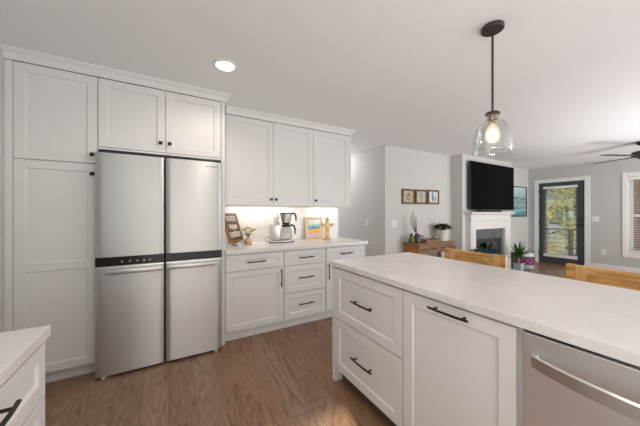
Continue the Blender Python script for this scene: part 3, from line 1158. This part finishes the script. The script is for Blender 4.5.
chandle(CT + .265, CT + .356, .070).build('handle', BLACKP, bk, True)
cf = MB().lathe([(.060, CT + .031), (.072, CT + .036), (.077, CT + .070), (.072, CT + .135), (.052, CT + .187), (.047, CT + .202)], (bx_, cy - .005), 36).build('carafe', CARAFE, t, True)
MB().lathe([(.053, CT + .188), (.057, CT + .192), (.057, CT + .212), (.042, CT + .220), (.0005, CT + .2205)], (bx_, cy - .005), 36).build('lid', BLACKP, cf, True)
chandle(CT + .095, CT + .207, .058).build('handle', BLACKP, cf, True)
pts = [(cx - .14, cy + .02, CT + .06), (cx - .175, cy + .03, CT + .075), (cx - .195, cy + .04, CT + .05), (cx - .185, cy + .05, CT + .012), (cx - .12, cy + .09, CT + .006), (cx - .05, cy + .12, CT + .006)]
MB().tube(pts, .0032, 8).build('power_cord', BLACKP, t, True)


def picture(name, x0, x1, z0, z1, y, fw, depth, fmat, art, label, group=None, mount=None, lean=0, cat='picture'):
    M = Matrix.Translation((0, y, z0)) @ Matrix.Rotation(-lean, 4, 'X') if lean else Matrix.Translation((0, y, z0))
    h = z1 - z0
    t = thing(name, ((x0 + x1) / 2, y, z0), label, cat, group)
    mb = MB(M)
    for a, b, c, d_ in ((x0, x0 + fw, 0, h), (x1 - fw, x1, 0, h), (x0 + fw, x1 - fw, 0, fw), (x0 + fw, x1 - fw, h - fw, h)):
        mb.box(a, b, -depth, 0, c, d_, .002)
    mb.build('frame', fmat, t)
    if mount:
        k = (.07 if lean else .09) * (x1 - x0)
        MB(M).box(x0 + fw, x1 - fw, -depth * .45, -.001, fw, h - fw).build('mat_board', mount, t)
        MB(M).box(x0 + fw + k, x1 - fw - k, -depth * .45 - .002, -depth * .45 - .0001, fw + k, h - fw - k).build('print', art, t)
    else:
        MB(M).box(x0 + fw, x1 - fw, -depth * .45, -.001, fw, h - fw).build('print', art, t)
    return t


def art_mat(name, stops, scale, dist=2.0, stretch=(1, 1, 1), z=None):
    m = mat(name, (.5, .5, .5), .35)
    nt, b, N, L = nodes(m)
    tc = N('ShaderNodeTexCoord')
    mp = N('ShaderNodeMapping')
    mp.inputs['Scale'].default_value = stretch
    nz = N('ShaderNodeTexNoise')
    nz.inputs['Scale'].default_value = scale
    nz.inputs['Detail'].default_value = 4
    nz.inputs['Distortion'].default_value = dist
    r = ramp(nt, stops)
    L(tc.outputs['Object'], mp.inputs[0])
    L(mp.outputs[0], nz.inputs[0])
    if z:                       # height band added to the noise
        sp = N('ShaderNodeSeparateXYZ')
        L(tc.outputs['Object'], sp.inputs[0])
        mr = N('ShaderNodeMapRange')
        mr.inputs['From Min'].default_value = z[0]
        mr.inputs['From Max'].default_value = z[1]
        L(sp.outputs[2], mr.inputs[0])
        mx = N('ShaderNodeMath')
        mx.operation = 'MULTIPLY_ADD'
        L(nz.outputs[0], mx.inputs[0])
        mx.inputs[1].default_value = z[2]
        L(mr.outputs[0], mx.inputs[2])
        sb = N('ShaderNodeMath')
        sb.operation = 'SUBTRACT'
        L(mx.outputs[0], sb.inputs[0])
        sb.inputs[1].default_value = z[2] * .5
        L(sb.outputs[0], r.inputs[0])
    else:
        L(nz.outputs[0], r.inputs[0])
    L(r.outputs[0], b.inputs['Base Color'])
    return m


A1 = art_mat('colour_print', [(0, (.75, .74, .72)), (.20, (.70, .50, .66)), (.27, (.85, .42, .05)), (.45, (.88, .55, .12)), (.5, (.10, .14, .35)), (.56, (.16, .48, .58)), (.68, (.25, .60, .62)), (.76, (.72, .73, .72)), (1, (.78, .77, .75))], 9, .6, (1.2, 1, 1), (.02, .27, .35))
PALEW = noise_mat('pale_gilt_wood', (.80, .62, .40), (.72, .50, .27), (30, 30, 30), .4)
picture('picture_frame', 1.608, 1.888, CT + .001, CT + .312, 3.205, .026, .020, PALEW, A1, 'gilt framed colourful print leaning on the backsplash', mount=mat('mount_white', (.60, .61, .62), .6), lean=.14)

# ornate standing cross
qx, qy = 1.84, 3.02
t = thing('standing_cross', (qx, qy, CT), 'gilded standing cross in front of the small colourful print', 'ornament')
MB().box(qx - .055, qx + .055, qy - .026, qy + .026, CT, CT + .018, .004).build('base', GOLD, t)
mb = MB()
mb.box(qx - .024, qx + .024, qy - .009, qy + .009, CT + .0181, CT + .275, .004)
mb.box(qx - .080, qx + .080, qy - .0085, qy + .0085, CT + .178, CT + .222, .004)
for a, b in ((-.082, .201), (.082, .201), (0, .280)):
    for k in range(3):
        an = math.pi / 2 * (k - 1) + (math.pi if a < 0 else 0) + (math.pi / 2 if a == 0 else 0)
        mb.tube([(qx + a + .010 * math.cos(an), qy - .009, CT + b + .010 * math.sin(an)), (qx + a + .010 * math.cos(an), qy + .009, CT + b + .010 * math.sin(an))], .012, 12)
mb.build('cross', GOLD, t)
mb = MB()
for z in (.04, .07, .10, .13, .16):
    mb.tube([(qx - .036, qy, CT + z), (qx + .036, qy, CT + z + .004)], .009, 8)
mb.tube([(qx, qy - .014, CT + .201), (qx, qy + .012, CT + .201)], .034, 16)
mb.build('scrollwork', PALEW, t, True)

# ------------------------------------------------------------------ switch plates and outlet


def plate(M, x, z, y, w, h, n, label, rocker=True, cat='switch', name='light_switch'):
    t = thing(name, tuple(M @ Vector((x, y, z - h / 2))), label, cat)
    MB(M).box(x - w / 2, x + w / 2, y + .0003, y + .006, z - h / 2, z + h / 2, .002).build('plate', PLASTIC, t)
    for k in range(n):
        c = x - w / 2 + w * (k + .5) / n
        if rocker:
            MB(M).box(c - .016, c + .016, y + .0055, y + .0095, z - .033, z + .033, .002).build('rocker', TRIM, t)
        else:
            for q in (-.02, .02):
                MB(M).box(c - .016, c + .016, y + .0055, y + .0075, z + q - .014, z + q + .014, .003).build('receptacle', TRIM, t)


plate(FI, -3.74, 1.10, -3.15, .075, .12, 1, 'single white light switch on the hall wall past the cabinets')
plate(FB, 3.347, 1.085, -YB, .12, .12, 2, 'double white light switch left of the three small pictures')
plate(FI, -2.008, 1.132, -XR, .115, .115, 2, 'white double light switch on the grey wall right of the glazed door')
plate(FI, -1.885, .41, -XR, .085, .13, 1, 'white wall outlet low on the grey wall by the door', False, 'outlet', 'wall_outlet')

# ------------------------------------------------------------------ living room: pictures
FRW = noise_mat('walnut_frame', (.10, .045, .018), (.22, .11, .04), (30, 30, 30), .4)
MNT = mat('cream_mount', (.50, .44, .35), .6)
MNT2 = mat('white_mount', (.72, .73, .74), .6)
def ellipse(cx_, cz_, a, b, rot=0, n=14):
    out = []
    for k in range(n):
        t_ = 2 * math.pi * k / n
        px, pz = a * math.cos(t_), b * math.sin(t_)
        out.append((cx_ + px * math.cos(rot) - pz * math.sin(rot), cz_ + px * math.sin(rot) + pz * math.cos(rot)))
    return out


def print_art(x0, x1, z0, z1, paper, ink, motif, label, mount):
    t = picture('framed_print', x0, x1, z0, z1, YB - .001, .030, .024, FRW, paper, label, 'small prints over the console', mount)
    pr_ = [c for c in t.children if c.name.startswith('print')][0]
    mx_, mz_ = (x0 + x1) / 2, (z0 + z1) / 2
    mb = MB()
    for a, b, ra, rb, rot in motif:
        mb.prism(ellipse(mx_ + a, mz_ + b, ra, rb, rot), 1, YB - .0145, YB - .0139)
    mb.build('drawing', ink, pr_)


PAP1 = noise_mat('cream_paper', (.46, .40, .32), (.54, .48, .39), (12, 12, 12), .7)
PAP2 = noise_mat('pale_paper', (.52, .49, .43), (.60, .57, .50), (12, 12, 12), .7)
PAP3 = noise_mat('white_paper', (.62, .66, .70), (.72, .74, .76), (12, 12, 12), .7)
INK1 = noise_mat('rose_ink', (.20, .13, .14), (.34, .25, .22), (50, 50, 50), .7)
INK2 = noise_mat('slate_blue_ink', (.12, .18, .22), (.28, .34, .36), (50, 50, 50), .7)
INK3 = noise_mat('deep_blue_ink', (.05, .11, .20), (.16, .26, .36), (50, 50, 50), .7)
flower = [(0, -.045, .006, .045, .1), (-.02, .02, .030, .018, .5), (.022, .025, .030, .018, -.5), (0, .045, .018, .026, 0), (-.03, -.04, .028, .010, -.6), (.03, -.05, .028, .010, .6)]
flower2 = [(.0, -.03, .005, .055, -.1), (-.025, .045, .020, .022, 0), (.02, .055, .018, .020, 0), (.028, .005, .022, .018, 0), (-.03, -.02, .025, .012, -.5), (.02, -.06, .030, .010, .5)]
bird = [(-.02, -.005, .026, .055, .25), (-.03, .055, .010, .035, -.3), (-.012, .082, .022, .011, -.2), (-.025, -.07, .005, .030, 0), (-.005, -.07, .005, .030, .1), (.055, -.04, .012, .05, .1)]
print_art(3.535, 3.855, 1.437, 1.703, PAP1, INK1, flower, 'left framed botanical print of three, dull rose flower on cream', MNT)
print_art(3.882, 4.192, 1.440, 1.706, PAP2, INK2, flower2, 'middle framed print of three, grey blue flowers on pale paper', MNT)
print_art(4.222, 4.545, 1.443, 1.715, PAP3, INK3, bird, 'right framed print of three, blue figure on white paper', MNT2)
SEA = art_mat('seascape', [(0, (.04, .18, .22)), (.12, (.10, .36, .42)), (.2, (.50, .68, .70)), (.27, (.05, .20, .25)), (.38, (.40, .58, .62)), (.46, (.20, .32, .36)), (.55, (.38, .55, .58)), (.60, (.03, .07, .08)), (.66, (.40, .60, .64)), (1, (.72, .82, .84))], 7, 1.2, (1, 1, 1.6), (0.0, .78, .35))
picture('seascape_painting', 7.12, 8.148, 1.178, 1.947, YB - .001, .022, .03, mat('slate_frame', (.03, .04, .045), .4), SEA, 'teal seascape painting in dark frame between television and door', cat='painting')

# television and soundbar
t = thing('television', (5.90, 2.97, 1.315), 'large black flat screen television on the chimney wall', 'television')
MB().box(5.075, 6.775, 2.952, 2.985, 1.336, 2.300, .004).build('bezel', BLACKP, t)
MB().box(5.083, 6.767, 2.9505, 2.9518, 1.350, 2.292).build('screen', GLOSSB, t)
MB().box(5.6, 6.2, 2.9855, 3.0395, 1.6, 2.0).build('wall_mount', BLACKP, t)
o = MB().box(5.28, 6.05, 2.86, 2.935, 1.2925, 1.333, .008).build('soundbar', BLACKP, origin=(5.66, 2.9, 1.2925))
tag(o, 'black soundbar on the white mantel under the television', 'soundbar')

# fireplace: white surround, slate slips, black firebox
t = thing('fireplace', (5.875, 3.0, 0), 'white wooden fireplace surround with mantel shelf below the television', 'fireplace')
fxL, fxR = 4.965, 6.79
PW = TRIM
MB().box(4.985, 6.66, 2.865, 3.039, 1.262, 1.292, .004).build('mantel_shelf', PW, t)
mb = MB()
mb.strip([[(5.05, 2.915, 1.238), (6.615, 2.915, 1.238), (6.615, 3.039, 1.238), (5.05, 3.039, 1.238)], [(5.015, 2.885, 1.2615), (6.645, 2.885, 1.2615), (6.645, 3.039, 1.2615), (5.015, 3.039, 1.2615)]])
mb.build('bed_mould', PW, t)
MB().box(5.075, 6.60, 2.945, 3.039, .945, 1.2375, .002).box(5.075, 6.60, 2.925, 2.945, 1.13, 1.15, .002).build('frieze', PW, t)
for a, b in ((5.075, 5.25), (6.37, 6.60)):
    mb = MB()
    mb.box(a, b, 2.945, 3.039, 0, .9445, .002)
    mb.box(a, b, 2.933, 2.945, 0, .18, .003)
    mb.box(a + .035, b - .035, 2.938, 2.945, .22, .90, .003)
    mb.build('pilaster', PW, t)
SLIP = noise_mat('slate_slip', (.095, .098, .105), (.14, .143, .15), (9, 9, 9), .35)
mb = MB()
mb.box(5.251, 5.35, 2.985, 3.039, 0, .944)
mb.box(6.27, 6.369, 2.985, 3.039, 0, .944)
mb.box(5.35, 6.27, 2.985, 3.039, .74, .944)
mb.build('slate_slips', SLIP, t)
mb = MB()
mb.box(5.351, 6.269, 3.045, 3.262, 0, .01)
mb.box(5.351, 6.269, 3.255, 3.265, .01, .739)
mb.box(5.351, 5.36, 3.045, 3.255, .01, .739)
mb.box(6.26, 6.269, 3.045, 3.255, .01, .739)
mb.box(5.36, 6.26, 3.045, 3.255, .73, .739)
mb.build('firebox', mat('firebox_black', (.02, .02, .022), .6), t)
mb = MB()
for a, b, c, d_ in ((5.352, 5.40, .0, .738), (6.22, 6.268, 0, .738), (5.40, 6.22, .66, .738), (5.40, 6.22, 0, .10)):
    mb.box(a, b, 3.0, 3.022, c, d_, .003)
mb.build('insert_frame', mat('insert_iron', (.05, .05, .055), .35, .4), t)
MB().box(5.40, 6.22, 3.008, 3.013, .10, .66).build('insert_glass', thin_glass('smoked_glass', (.35, .35, .36), .04, .10, .6), t)
mb = MB()
for k, (x, z, r) in enumerate(((5.6, .06, .045), (5.85, .055, .04), (6.05, .06, .045), (5.8, .14, .04))):
    mb.tube([(x - .18, 3.15, z + .01), (x + .18, 3.12 + .02 * (k % 2), z + .02)], r, 10)
mb.build('gas_logs', noise_mat('charred_log', (.10, .085, .07), (.26, .22, .19), (25, 25, 25), .9), t, True)
o = MB().box(5.10, 6.58, 2.78, 2.932, 0, .03, .004).build('hearth_slab', SLIP, origin=(5.87, 2.87, 0))
tag(o, 'low grey slate hearth slab in front of the fireplace', 'hearth')

# ------------------------------------------------------------------ console table and its things
t = thing('console_table', (4.05, 3.09, 0), 'rustic carved wood console table under the three prints', 'table')
cx0, cx1, cy0, cy1 = 3.565, 4.54, 2.935, 3.255
MB().box(cx0 - .02, cx1 + .02, cy0 - .015, cy1, .730, .757, .004).build('tabletop', RUSTIC, t)
MB().box(cx0 + .005, cx0 + .03, cy0 + .02, cy1 - .01, .585, .7295).build('end_apron', ORANGEW, t)
MB().box(cx1 - .03, cx1 - .005, cy0 + .02, cy1 - .01, .585, .7295).build('end_apron', ORANGEW, t)
mb = MB()
mb.box(cx0 + .005, cx1 - .005, cy0, cy0 + .0195, .585, .7295, .003)
rr = random.Random(9)
for k in range(4):
    a = cx0 + .03 + k * .25
    mb.box(a, a + .225, cy0 - .006, cy0, .60, .715, .004)
    mb.tube([(a + .03 + .165 * j / 10, cy0 - .006, .658 + .025 * math.sin(j * 1.25 + k)) for j in range(11)], .009, 6)
mb.build('carved_apron', RUSTIC, t)
MB().box(cx0 + .03, cx1 - .03, cy1 - .03, cy1 - .011, .585, .7295).build('back_apron', RUSTIC, t)
for x in (cx0 + .035, cx1 - .09):
    for y in (cy0 + .025, cy1 - .08):
        MB().box(x, x + .05, y, y + .05, 0, .5848, .004).build('leg', RUSTIC, t)
MB().box(cx0 + .04, cx1 - .05, cy0 + .03, cy1 - .04, .16, .185, .003).build('shelf', RUSTIC, t)
TT = .7572
x, y = 3.585, 3.10
o = MB().lathe([(.038, TT), (.052, TT + .02), (.055, TT + .05), (.042, TT + .10), (.027, TT + .135), (.026, TT + .16), (.031, TT + .167), (.024, TT + .167)], (x, y), 28).build('vase', noise_mat('olive_glaze', (.09, .09, .015), (.18, .17, .03), (10, 10, 10), .18), smooth=True, origin=(x, y, TT))
tag(o, 'glossy olive green vase at the left end of the console', 'vase')
x, y = 3.715, 3.09
t = thing('branch_vase', (x, y, TT), 'dark grey vase holding tall budding branches on the console', 'vase')
MB().lathe([(.045, TT), (.064, TT + .02), (.066, TT + .06), (.050, TT + .12), (.036, TT + .150), (.040, TT + .16), (.032, TT + .16)], (x, y), 28).build('vase', noise_mat('grey_glaze', (.06, .062, .065), (.12, .122, .125), (10, 10, 10), .22), t, True)
mb = MB()
bd = MB()
for k, (dx_, dy_, hh) in enumerate(((-.09, .02, .52), (-.13, .03, .47), (-.05, -.01, .43), (-.11, .05, .36))):
    pts = [(x, y, TT + .03), (x - .02, y, TT + .17), (x + dx_ * .55, y + dy_ * .5, TT + hh * .62), (x + dx_, y + dy_, TT + hh)]
    mb.tube(pts, [.009, .008, .006, .004], 7)
    for j in range(7):
        s = .45 + .09 * j
        a, b = Vector(pts[2]), Vector(pts[3])
        p = a.lerp(b, (s - .45) / .55)
        q = p + Vector((.018 * (-1) ** j, -.01, .024))
        bd.tube([p, p.lerp(q, .5), q], [.005, .012, .002], 7)
mb.build('branches', mat('branch_brown', (.15, .085, .07), .7), t, True)
bd.build('buds', mat('bud_cream', (.52, .47, .40), .7), t, True)
# tray with wire loop handles
t = thing('serving_tray', (4.03, 3.08, TT), 'brown wooden tray with wire loop handles in the middle of the console', 'tray')
mb = MB()
a, b, c, d_ = 3.84, 4.24, 2.99, 3.19
mb.box(a, b, c, d_, TT, TT + .012)
mb.box(a, b, c, c + .012, TT + .012, TT + .05)
mb.box(a, b, d_ - .012, d_, TT + .012, TT + .05)
mb.box(a, a + .012, c + .012, d_ - .012, TT + .012, TT + .05)
mb.box(b - .012, b, c + .012, d_ - .012, TT + .012, TT + .05)
mb.build('tray_body', RUSTIC, t)
for xx in (a + .02, b - .02):
    s = 1 if xx > 4 else -1
    pts = [(xx + s * .03 * math.sin(math.pi * k / 12), 3.03 + .12 * k / 12, TT + .035 + .085 * math.sin(math.pi * k / 12)) for k in range(13)]
    MB().tube(pts, .007, 8).build('handle', mat('pewter_wire', (.30, .29, .28), .4, .8), t, True)
# white pot with leafy plant
x, y = 4.43, 3.10
t = thing('potted_plant', (x, y, TT), 'white ceramic pot of dark leafy plant at right of the console', 'plant')
MB().lathe([(.072, TT), (.082, TT + .005), (.100, TT + .19), (.103, TT + .20), (.094, TT + .20), (.090, TT + .175), (.0005, TT + .175)], (x, y), 32).build('pot', mat('white_ceramic', (.78, .77, .74), .3), t, True)
mb = MB()
rr = random.Random(5)
for k in range(170):
    a = rr.random() * 2 * math.pi
    r = .02 + .125 * rr.random() ** .7
    z = .20 + .115 * (1 - (r / .18) ** 2) * (.5 + .6 * rr.random())
    p = Vector((x + r * math.cos(a), y + r * .9 * math.sin(a), TT + z))
    mb.leaf(p, p + Vector((.05 * math.cos(a + rr.uniform(-.8, .8)), .05 * math.sin(a + rr.uniform(-.8, .8)), rr.uniform(-.02, .035))), .026, .012, 3)
    if k % 6 == 0:
        mb.tube([(x, y, TT + .17), p], .003, 5)
mb.build('leaves', LEAFD, t, True, fix=False)

# ------------------------------------------------------------------ plants on the floor
x, y = 4.55, 2.42
HZ = .0002
t = thing('potted_plant', (x, y, HZ), 'dark blue-green leafy plant in a tall pot before the fireplace', 'plant')
MB().lathe([(.10, HZ), (.115, HZ + .01), (.15, .57), (.155, .585), (.142, .585), (.138, .56), (.0005, .56)], (x, y), 32).build('pot', mat('grey_pot', (.20, .20, .21), .5), t, True)
mb = MB()
rr = random.Random(8)
for k in range(130):
    a = rr.random() * 2 * math.pi
    r = .17 * rr.random() ** .6
    z = .585 + .11 * (1 - (r / .25) ** 2) * (.4 + .7 * rr.random())
    p = Vector((x + r * math.cos(a), y + r * math.sin(a), z))
    mb.leaf(p, p + Vector((.06 * math.cos(a), .06 * math.sin(a), rr.uniform(-.03, .03))), .022, .015, 3)
    if k % 6 == 0:
        mb.tube([(x, y, .55), p], .004, 5)
mb.build('leaves', LEAFT, t, True, fix=False)

x, y = 6.35, 2.683
t = thing('potted_plant', (x, y, 0), 'spiky green plant in a pale blue square pot on the living room floor', 'plant')
PB = mat('pale_blue_pot', (.42, .50, .60), .35)
mb = MB()
mb.strip([[(x + s * w_, y + q * w_, z) for s, q in ((-1, -1), (1, -1), (1, 1), (-1, 1))] for w_, z in ((.060, 0), (.074, .225))])
mb.build('pot', PB, t)
MB().box(x - .066, x + .066, y - .066, y + .066, .2252, .23).build('soil', mat('soil', (.03, .02, .015), .9), t)
MB().tube([(x, y, .22), (x + .004, y, .28), (x, y + .005, .34)], [.026, .024, .018], 10).build('stem', mat('cane_brown', (.26, .20, .14), .8), t, True)
mb = MB()
rr = random.Random(11)
for k in range(34):
    a = k * 2.4 + rr.uniform(-.2, .2)
    el = rr.uniform(.15, 1.35)
    Ln = rr.uniform(.32, .42)
    if math.sin(a) > .1 and el < 1.0:
        Ln = .24
    b0 = Vector((x, y, .30 + .0025 * k))
    dd_ = Vector((math.cos(a) * math.cos(el), math.sin(a) * math.cos(el), math.sin(el)))
    mb.leaf(b0, b0 + dd_ * Ln, .024, .09 * math.cos(el), 6)
mb.build('leaves', LEAF, t, True, fix=False)

# patterned basket with a throw, dark wicker basket behind the plant


def basket_mat():
    m = mat('patterned_basket', (.5, .2, .3), .8)
    nt, b, N, L = nodes(m)
    tc = N('ShaderNodeTexCoord')
    sp = N('ShaderNodeSeparateXYZ')
    L(tc.outputs['Object'], sp.inputs[0])
    at = N('ShaderNodeMath')
    at.operation = 'ARCTAN2'
    L(sp.outputs[1], at.inputs[0])
    L(sp.outputs[0], at.inputs[1])
    cb = N('ShaderNodeCombineXYZ')
    mu = N('ShaderNodeMath')
    mu.operation = 'MULTIPLY'
    mu.inputs[1].default_value = .18
    L(at.outputs[0], mu.inputs[0])
    L(mu.outputs[0], cb.inputs[0])
    L(sp.outputs[2], cb.inputs[1])
    ck = N('ShaderNodeTexChecker')
    ck.inputs['Scale'].default_value = 18
    ck.inputs['Color1'].default_value = (.025, .025, .06, 1)
    ck.inputs['Color2'].default_value = (.50, .10, .24, 1)
    L(cb.outputs[0], ck.inputs[0])
    r = ramp(nt, [(0, (.42, .50, .52)), (.30, (.42, .50, .52)), (.31, (0, 0, 0)), (.80, (0, 0, 0)), (.81, (.10, .12, .18)), (1, (.10, .12, .18))])
    r.color_ramp.interpolation = 'CONSTANT'
    mr = N('ShaderNodeMapRange')
    mr.inputs['From Max'].default_value = .30
    L(sp.outputs[2], mr.inputs[0])
    L(mr.outputs[0], r.inputs[0])
    mx = N('ShaderNodeMix')
    mx.data_type = 'RGBA'
    mx.blend_type = 'ADD'
    gt = N('ShaderNodeMath')
    gt.operation = 'COMPARE'
    gt.inputs[1].default_value = .555
    gt.inputs[2].default_value = .245
    L(mr.outputs[0], gt.inputs[0])
    L(gt.outputs[0], mx.inputs['Factor'])
    L(r.outputs[0], mx.inputs['A'])
    L(ck.outputs[0], mx.inputs['B'])
    L(mx.outputs['Result'], b.inputs['Base Color'])
    return m


x, y = 7.11, 2.845
o = MB().lathe([(.125, 0.001), (.138, .01), (.158, .14), (.150, .27), (.142, .28), (.132, .27), (.140, .15), (.12, .02), (.0005, .02)], (x, y), 40).build('storage_basket', basket_mat(), smooth=True, origin=(x, y, 0))
tag(o, 'woven basket with a pink and navy pattern beside the spiky plant', 'basket')
mb = MB()
rr = random.Random(3)
mb.lathe([(.06, .285), (.12, .286), (.138, .292), (.138, .31), (.12, .345), (.07, .375), (.0005, .38)], (x, y), 28)
for v in mb.bm.verts:
    v.co += Vector((math.sin(v.co.y * 40), math.sin(v.co.x * 37), math.sin(v.co.x * 31 + v.co.y * 23))) * .007
o = mb.build('folded_throw', mat('white_fleece', (.74, .73, .72), .9), smooth=True, origin=(x, y, .285))
tag(o, 'crumpled white throw stuffed in the patterned basket', 'blanket')
x, y = 6.975, 3.10
o = MB().lathe([(.10, 0.001), (.112, .02), (.122, .30), (.12, .34), (.108, .34), (.105, .03), (.0005, .03)], (x, y), 28).build('wicker_basket', noise_mat('dark_wicker', (.05, .022, .018), (.12, .06, .05), (60, 60, 120), .8, bump=.6), smooth=True, origin=(x, y, 0))
tag(o, 'dark brown wicker basket against the wall behind the spiky plant', 'basket')

# ------------------------------------------------------------------ ceiling fan
fx, fy = 6.60, 1.056
t = thing('ceiling_fan', (fx, fy, CZ), 'dark ceiling fan with slim blades at the right edge', 'ceiling fan')
FAN = mat('fan_black', (.02, .02, .022), .4)
MB().lathe([(.075, CZ - .0005), (.078, CZ - .01), (.070, CZ - .045), (.03, CZ - .065), (.0005, CZ - .066)], (fx, fy), 32).build('mount', FAN, t, True)
MB().tube([(fx, fy, CZ - .06), (fx, fy, 2.28)], .012, 12).build('downrod', FAN, t, True)
MB().lathe([(.0005, 2.285), (.06, 2.282), (.115, 2.265), (.128, 2.245), (.128, 2.205), (.11, 2.182), (.06, 2.172), (.055, 2.155), (.0005, 2.153)], (fx, fy), 36).build('motor', FAN, t, True)
for k in range(4):
    a = math.radians(66 + 90 * k)
    M = Matrix.Translation((fx, fy, 2.195)) @ Matrix.Rotation(a, 4, 'Z') @ Matrix.Rotation(-.10, 4, 'X')
    mb = MB(M)
    mb.strip([[(.16, -.05, -.003), (.16, .05, -.003), (.16, .05, .003), (.16, -.05, .003)],
              [(.24, -.066, -.003), (.24, .066, -.003), (.24, .066, .003), (.24, -.066, .003)],
              [(.68, -.070, -.003), (.68, .070, -.003), (.68, .070, .003), (.68, -.070, .003)],
              [(.73, -.045, -.003), (.73, .045, -.003), (.73, .045, .003), (.73, -.045, .003)]])
    bl = mb.build('blade', FAN, t)
    MB(M).box(.10, .20, -.02, .02, .0035, .010, .002).build('blade_bracket', FAN, bl)
MB().tube([(fx - .03, fy - .03, 2.16), (fx - .03, fy - .03, 2.03)], .0025, 6).tube([(fx - .03, fy - .03, 2.03), (fx - .03, fy - .03, 2.0)], .006, 8).build('pull_chain', BRONZE, t)

# ------------------------------------------------------------------ outdoors beyond the door
GROUND = noise_mat('leaf_litter', (.30, .27, .23), (.52, .49, .44), (3, 3, 3), .95, 8)
struct(MB().box(XR + .15, 70, -40, 45, -1.6, -1.5), 'ground', GROUND)
DECK = noise_mat('deck_boards', (.22, .21, .20), (.30, .29, .28), (4, 60, 4), .8)
mb = MB()
yy = -1.5
while yy < 5.4:
    mb.box(XR + .152, 10.6, yy, yy + .135, -.14, -.11)
    yy += .142
mb.box(XR + .152, 10.6, -1.5, 5.4, -.30, -.1405)
struct(mb, 'floor_deck', DECK)
t = thing('deck_railing', (10.4, 2.2, -.11), 'dark metal deck railing seen through the glazed door', 'railing')
RX = 10.4
DR = mat('railing_brown', (.035, .03, .028), .5)
zt = 1.284 - (1.284 - .885) * RX / 8.3
MB().box(RX - .04, RX + .04, -1.4, 5.3, zt - .035, zt, .004).build('top_rail', DR, t)
MB().box(RX - .02, RX + .02, -1.4, 5.3, -.04, -.005).build('bottom_rail', DR, t)
for y in (-1.2, .85, 3.04, 5.2):
    MB().box(RX - .045, RX + .045, y - .045, y + .045, -.1098, zt - .0352).build('post', DR, t)
mb = MB()
for k in range(5):
    z = .09 + k * (zt - .13) / 5
    mb.tube([(RX, -1.4, z), (RX, 5.3, z)], .006, 6)
mb.build('cable_rails', DR, t)


def tree(x, y, h, r, seed, leafmat, label, n=900, lo=.25):
    rr = random.Random(seed)
    t = thing('tree', (x, y, -1.5), label, 'tree', 'trees beyond the deck')
    BARK = noise_mat('bark', (.10, .08, .065), (.20, .165, .135), (10, 10, 3), .9)
    mb = MB()
    top = -1.5 + h
    mb.tube([(x, y, -1.5), (x + .1, y, -1.5 + h * .3), (x - .1, y + .15, -1.5 + h * .6), (x, y, top - .3)], [r * .085, r * .065, r * .045, r * .015], 8)
    tips = []
    for k in range(12):
        z = -1.5 + h * (lo + (.92 - lo) * k / 12)
        a = k * 2.4
        rad = r * (.5 + .5 * rr.random())
        tip = Vector((x + rad * math.cos(a), y + rad * math.sin(a), z + rad * .45))
        mb.tube([(x, y, z), Vector((x, y, z)).lerp(tip, .5) + Vector((0, 0, .05)), tip], [r * .03, r * .02, r * .006], 6)
        tips.append((Vector((x, y, z)), tip))
    mb.build('trunk', BARK, t, True)
    mb = MB()
    for k in range(n):
        b, tip = rr.choice(tips)
        p = b.lerp(tip, rr.uniform(.25, 1.1)) + Vector((rr.gauss(0, .28), rr.gauss(0, .28), rr.gauss(0, .26))) * r * .55
        a = rr.random() * 6.28
        s = rr.uniform(.05, .11)
        mb.leaf(p, p + Vector((math.cos(a), math.sin(a), rr.uniform(-.6, .4))) * s * 2, s * .55, .02, 2)
    mb.build('foliage', leafmat, t, fix=False)
    return t


YG = noise_mat('spring_leaf', (.56, .55, .12), (.74, .70, .26), (1.5, 1.5, 1.5), .6)
GG = noise_mat('green_leaf', (.34, .40, .10), (.50, .54, .18), (1.5, 1.5, 1.5), .6)
for m_ in (YG, GG):
    nt, b, N, L = nodes(m_)
    src = b.inputs['Base Color'].links[0].from_socket
    tl = N('ShaderNodeBsdfTranslucent')
    mx = N('ShaderNodeMixShader')
    mx.inputs[0].default_value = .5
    L(src, tl.inputs[0])
    L(b.outputs[0], mx.inputs[1])
    L(tl.outputs[0], mx.inputs[2])
    L(mx.outputs[0], nt.nodes['Material Output'].inputs[0])
tree(14.6, 5.1, 6.3, 1.45, 21, YG, 'yellow-green leafy tree left in the door glass', 2600, .15)
tree(19.6, 5.4, 5.2, 1.5, 22, GG, 'green tree farther off, in the middle of the door glass', 1900, .15)
tree(20.5, 9.6, 8.0, 1.7, 23, YG, 'tall pale tree far off at the left of the door glass', 1700, .15)
tree(11.95, 3.2, 2.2, .62, 24, YG, 'low yellow-green bush just beyond the deck railing', 900, .1)
tree(25.5, 7.6, 6.0, 1.9, 25, GG, 'distant green tree in front of the neighbouring house', 1500)
tree(19.0, .4, 7.0, 2.0, 26, GG, 'green tree outside the blind covered window', 1300)
t = thing('neighbour_house', (33, 8.6, -1.5), 'pale blue-grey house far behind the trees', 'house')
HW = noise_mat('pale_siding', (.52, .56, .60), (.58, .62, .66), (1, 1, 30), .7)
MB().box(31, 37, 5.5, 12, -1.5, 3.1).build('walls', HW, t)
MB().prism([(5.0, 3.1), (12.5, 3.1), (8.75, 5.4)], 0, 30.7, 37.3).build('roof', mat('roof_shingle', (.14, .135, .135), .9), t)
for y in (6.8, 9.6):
    MB().box(30.96, 30.999, y, y + 1.0, .2, 1.9).build('window', mat('house_window', (.08, .10, .13), .15), t)
o = MB().box(9.9, 10.06, 1.60, 1.76, -.1095, 3.0).build('porch_post', noise_mat('cedar_post', (.20, .12, .08), (.30, .19, .13), (8, 8, 2), .7), origin=(9.98, 1.68, -.1095))
tag(o, 'reddish brown porch post outside the blind covered window', 'post')
